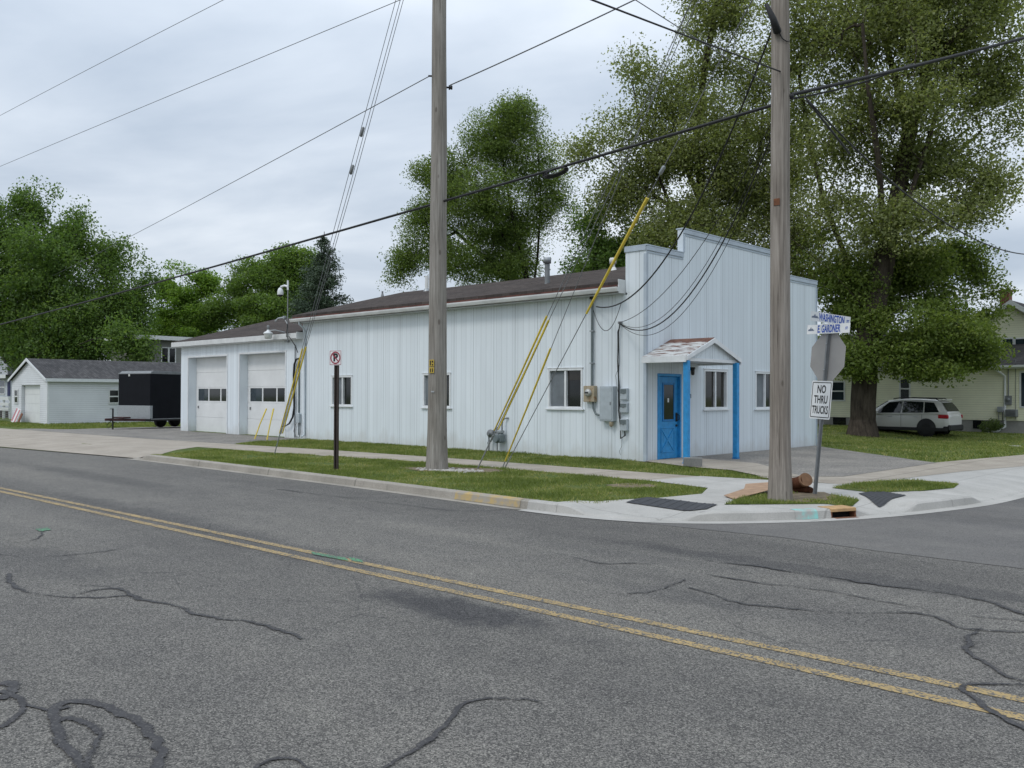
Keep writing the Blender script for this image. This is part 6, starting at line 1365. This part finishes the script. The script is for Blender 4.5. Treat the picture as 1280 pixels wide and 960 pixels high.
# maple at the left behind the white garage
b5 = D(85, 520, 68)
S4 = [[(b5.x, b5.y, -.4)] + pth(68, (85, 460), (80, 400), (70, 340), (52, 280), (42, 245)), pth(68, (80, 400), (110, 350), (130, 310)), pth(68, (80, 400), (40, 360), (5, 320)), pth(68, (85, 440), (140, 400), (175, 370)), pth(68, (85, 440), (30, 410), (-20, 390))]
tree('maple_tree', 'large dense dark maple filling the left edge behind the white garage', S4,
     [blob(42, 268, 26, 32, 68), blob(15, 300, 36, 42, 68), blob(92, 300, 38, 34, 68), blob(138, 322, 30, 30, 68), blob(60, 340, 80, 60, 67), blob(150, 370, 42, 40, 67), blob(30, 400, 80, 45, 67), blob(110, 410, 75, 42, 66), blob(170, 395, 26, 40, 66), blob(-25, 340, 50, 80, 68), blob(60, 440, 90, 26, 66), blob(185, 355, 12, 16, 67), blob(100, 272, 8, 16, 68), blob(66, 250, 10, 18, 68), blob(28, 250, 9, 18, 68), blob(122, 300, 9, 18, 68), blob(165, 325, 9, 20, 67), blob(4, 262, 8, 18, 68), blob(172, 440, 26, 16, 60), blob(150, 425, 20, 20, 60)],
     1500, 88, .20, .52, 'leaf_maple', 'bark_dark', 41, .42, TG, gap=.22, flat=1.15, shell=1.8)
b6 = D(232, 520, 76)
tree('ash_tree', 'sparse bright green young tree between the dark maple and shop roof', [[(b6.x, b6.y, -.4)] + pth(76, (232, 460), (231, 400), (228, 350), (230, 325)), pth(76, (231, 400), (250, 365), (262, 345)), pth(76, (231, 420), (210, 385), (203, 345)), pth(76, (231, 400), (215, 360), (212, 330))],
     [blob(230, 338, 24, 18, 76), blob(208, 352, 16, 22, 76), blob(258, 355, 14, 20, 76), blob(228, 385, 38, 28, 76), blob(210, 410, 28, 24, 76), blob(252, 400, 26, 28, 76), blob(235, 425, 45, 16, 75)], 340, 110, .20, .46, 'leaf_bright', 'bark_dark', 51, .14, TG, gap=.38, flat=.6)
b7 = D(330, 520, 74)
tree('elm_tree', 'rounded yellow-green tree behind the garage roof left of the spruce', [[(b7.x, b7.y, -.4)] + pth(74, (330, 460), (332, 400), (340, 350), (348, 315)), pth(74, (332, 400), (300, 375), (280, 365)), pth(74, (332, 400), (365, 360))],
     [blob(352, 325, 36, 24, 74), blob(322, 352, 42, 30, 74), blob(292, 382, 34, 26, 74), blob(360, 360, 36, 34, 74), blob(330, 395, 60, 28, 73), blob(385, 335, 18, 22, 74), blob(272, 392, 20, 18, 74), blob(375, 395, 50, 25, 73)], 760, 90, .19, .50, 'leaf_back', 'bark_dark', 61, .24, TG, gap=.15, flat=.6)
b8 = D(210, 520, 84)
tree('elm_tree', 'dim far tree showing low between the grey house and the young tree', [[(b8.x, b8.y, -.4)] + pth(84, (210, 470), (208, 430)), pth(84, (208, 450), (190, 430))], [blob(205, 425, 40, 22, 84), blob(250, 430, 30, 20, 84), blob(170, 430, 30, 25, 84), blob(215, 450, 60, 18, 84)], 160, 120, .26, .6, 'leaf_locust', 'bark_dark', 62, .16, TG, flat=.6)
# spruce
def spruce(name, label, foot, h, rad, seed, group=None, n_whorl=30):
    rng = np.random.default_rng(seed); t = thing(name, label, 'tree', group, foot); pts = [(0, 0, -.3), (0, 0, h * .5), (0, 0, h)]
    MB().tube(pts, [.22, .13, .02], 8).build('trunk', 'bark_dark', t)
    Vs, tn = [], []; P0, P1, R0 = [], [], []
    for i in range(n_whorl):
        k = (i + .3) / n_whorl; z = h * (.06 + .92 * k); rr = rad * (1 - k) ** .85 + .08; nb = int(11 - 5 * k)
        for j in range(nb):
            a = rng.uniform(0, 2 * pi); L_ = rr * rng.uniform(.70, 1.22); dr = np.array([cos(a), sin(a), 0]); st = np.array([0, 0, z + rng.uniform(-.15, .15)])
            sag = -.30 + .55 * k; n = max(3, int(L_ / .12)); tone0 = rng.normal(.5, .15)
            P0.append(st); P1.append(st + dr * L_ * .8 + np.array([0, 0, sag * L_ * .7])); R0.append(.03)
            for q in range(n):
                s = (q + rng.random()) / n; c = st + dr * L_ * s + np.array([0, 0, sag * L_ * s + .22 * L_ * s ** 3]); m = int(17 + 26 * (1 - k))
                wdt = .30 * (1 - .6 * s) * min(1, L_) + .07
                o = rng.normal(size=(m, 3)) * np.array([wdt, wdt, wdt * .35]); o[:, 2] -= .45 * np.abs(o[:, 0] + o[:, 1]) * .5
                ax = dr * .6 + rng.normal(size=(m, 3)) * .6 + np.array([0, 0, -.25]); ax /= np.linalg.norm(ax, axis=1, keepdims=True)
                sd_ = np.cross(ax, rng.normal(size=(m, 3))); sd_ /= np.linalg.norm(sd_, axis=1, keepdims=True); l = .17 * rng.uniform(.6, 1.3, m)[:, None]
                cc = c + o; Vs.append(np.stack([cc - ax * l * .5, cc + sd_ * l * .17, cc + ax * l * .5, cc - sd_ * l * .17], 1).reshape(-1, 3)); tn.append(np.clip(tone0 + rng.normal(0, .18, m), 0, 1))
    V, F_ = tubes_np(np.array(P0), np.array(P1), np.array(R0), np.array(R0) * .3, 5); np_mesh('branches', V, F_, 'bark_dark', t)
    V = np.concatenate(Vs); np_mesh('crown', V, np.arange(len(V)).reshape(-1, 4), 'needles', t, tone=np.concatenate(tn)); return t
sp = D(404, 520, 55); top = D(403, 289, 55)
spruce('spruce_tree', 'dark blue-green spruce pointing above the shop roof', (sp.x, sp.y, -.3), top.z + .3, 3.7, 71)
sp = D(1297, 520, 58); top = D(1290, 338, 58)
spruce('spruce_tree', 'dark conifer tips at the right edge beyond the chimney', (sp.x, sp.y, -.3), top.z + .3, 2.0, 72, None, 22)
# shrub by the foundation
sb = YP(1238, 533, 45.4)
tree('foundation_shrub', 'small grey-green shrub against the cream house foundation', [[(sb.x, sb.y, zf(sb.x, sb.y) - .1), (sb.x, sb.y, .1), (sb.x + .05, sb.y, .3)]], [(sb.x, sb.y, .12, .42, .3, .32), (sb.x + .3, sb.y, .2, .25, .2, .25)], 30, 60, .08, .10, 'leaf_shrub', 'bark_dark', 81, .03, None, cat='shrub')

# ------------------------------------------------------------------ grass
def inside(x, y, poly):
    c = np.zeros(len(x), bool); j = len(poly) - 1
    for i in range(len(poly)):
        xi, yi = poly[i]; xj, yj = poly[j]; m = ((yi > y) != (yj > y)); 
        with np.errstate(divide='ignore', invalid='ignore'): c ^= m & (x < (xj - xi) * (y - yi) / (yj - yi) + xi)
        j = i
    return c
def grass(label, polys, dens, h, seed, wid=.006, z0=0.0, skip=(), name='grass', bare=.16):
    rng = np.random.default_rng(seed); X, Y = [], []
    for poly in polys:
        xs = [p[0] for p in poly]; ys = [p[1] for p in poly]; n = int((max(xs) - min(xs)) * (max(ys) - min(ys)) * dens)
        x = rng.uniform(min(xs), max(xs), n); y = rng.uniform(min(ys), max(ys), n); k = inside(x, y, poly)
        for s in skip: k &= ~inside(x, y, s)
        X.append(x[k]); Y.append(y[k])
    x = np.concatenate(X); y = np.concatenate(Y)
    nz = np.array([mnoise.noise(Vector((a * .9, b * .9, 4))) + .5 * mnoise.noise(Vector((a * 3.1, b * 3.1, 9))) for a, b in zip(x, y)])
    thin = np.zeros(len(x), bool)
    for q in DRY: thin |= inside(x, y, q)
    keep = (nz > -bare - rng.random(len(x)) * .35) & (~thin | (rng.random(len(x)) < .45)); x, y, nz = x[keep], y[keep], nz[keep]
    z = np.array([zf(a, b) for a, b in zip(x, y)]) + z0; m = len(x)
    a = rng.uniform(0, 2 * pi, m); hh = h * rng.uniform(.45, 1.3, m) * (1 + .45 * nz); ln = rng.normal(0, .55, (m, 2)) * hh[:, None]
    dx, dy = np.cos(a) * wid, np.sin(a) * wid
    V = np.stack([np.stack([x - dx, y - dy, z], 1), np.stack([x + dx, y + dy, z], 1), np.stack([x + ln[:, 0], y + ln[:, 1], z + hh], 1)], 1).reshape(-1, 3)
    tone = np.clip(.42 - .55 * nz + rng.normal(0, .2, m), 0, 1)
    o = np_mesh(name, V, np.arange(m * 3).reshape(-1, 3), 'blades', None, tone=tone); return tag(o, label, 'grass', kind='stuff')
verge = [p for p in offs(KS, 0.12) if -22.6 < p[0] < -8.3] + [(-7.72, 11.4), (-7.6, 12.4), (-7.95, 13.2), (-9.4, 13.58), (-11.6, 13.66), (-15.4, 13.66), (-20.6, 12.89), (-23.3, 12.4)]
gd_ = [[(-14.7, 12.15), (-13.9, 12.0), (-12.7, 12.5), (-12.6, 13.1), (-13.2, 13.35), (-14.3, 12.85)]]
grass('short mown grass of the verge between kerb and sidewalk', [verge], 1500, .042, 1, skip=gd_)
strip2 = [(-25.2, 14.1), (-21.1, 14.52), (-16.1, 14.84), (-10.5, 15.0), (-9.2, 15.05), (-8.0, 15.5), (-8.35, 15.72), (-9.4, 16.5), (-10.6, 16.65), (-12.15, 17.3), (-12.2, 17.42), (-26.2, 17.42), (-25.9, 15.2)]
grass('grass strip between the sidewalk and the long white wall', [strip2], 900, .05, 2, .008)
grass('sparse grass tufts along the foot of the white wall', [[(-26.2, 17.28), (-12.25, 17.28), (-12.25, 17.42), (-26.2, 17.42)]], 500, .055, 6, .007, bare=.0)
grass('grass on the corner island round the brown pole', [isle_a], 2600, .05, 3, .006, .016, bare=.05, skip=[px2((962, 627), (985, 619), (1028, 617.5), (1042, 622), (1010, 627))])
grass('grass of the oval bed beside the side street', [isle_b], 1900, .045, 4, .006, .016)
lawn_e = [(-12.05, 26.6), (-11.0, 25.6), (-7.6, 22.4), (-7.1, 22.2), (-6.4, 26.7), (-6.3, 45.5), (-22, 45.5), (-22, 30)]
grass('wide mown lawn under the sycamore before the cream house', [lawn_e], 230, .06, 5, .012)
lawn_w = [(-60, 13), (-43.2, 14.9), (-44.1, 18.4), (-42.8, 24), (-52.8, 24), (-52.8, 18), (-60, 17.5)]
grass('rough grass in front of the small white garage and trailer', [lawn_w], 200, .08, 7, .014)
# a few bits of litter and the iron lid in the lawn
lid = G(1268, 548); tag(MB().lathe([(.01, .02), (.22, .02), (.24, 0), (.24, -.05)][::-1], Matrix.Translation((lid.x, lid.y, zf(lid.x, lid.y))), 18).build('manhole_cover', 'stone_white'), 'pale round manhole cover in the lawn by the cream house', 'manhole cover')
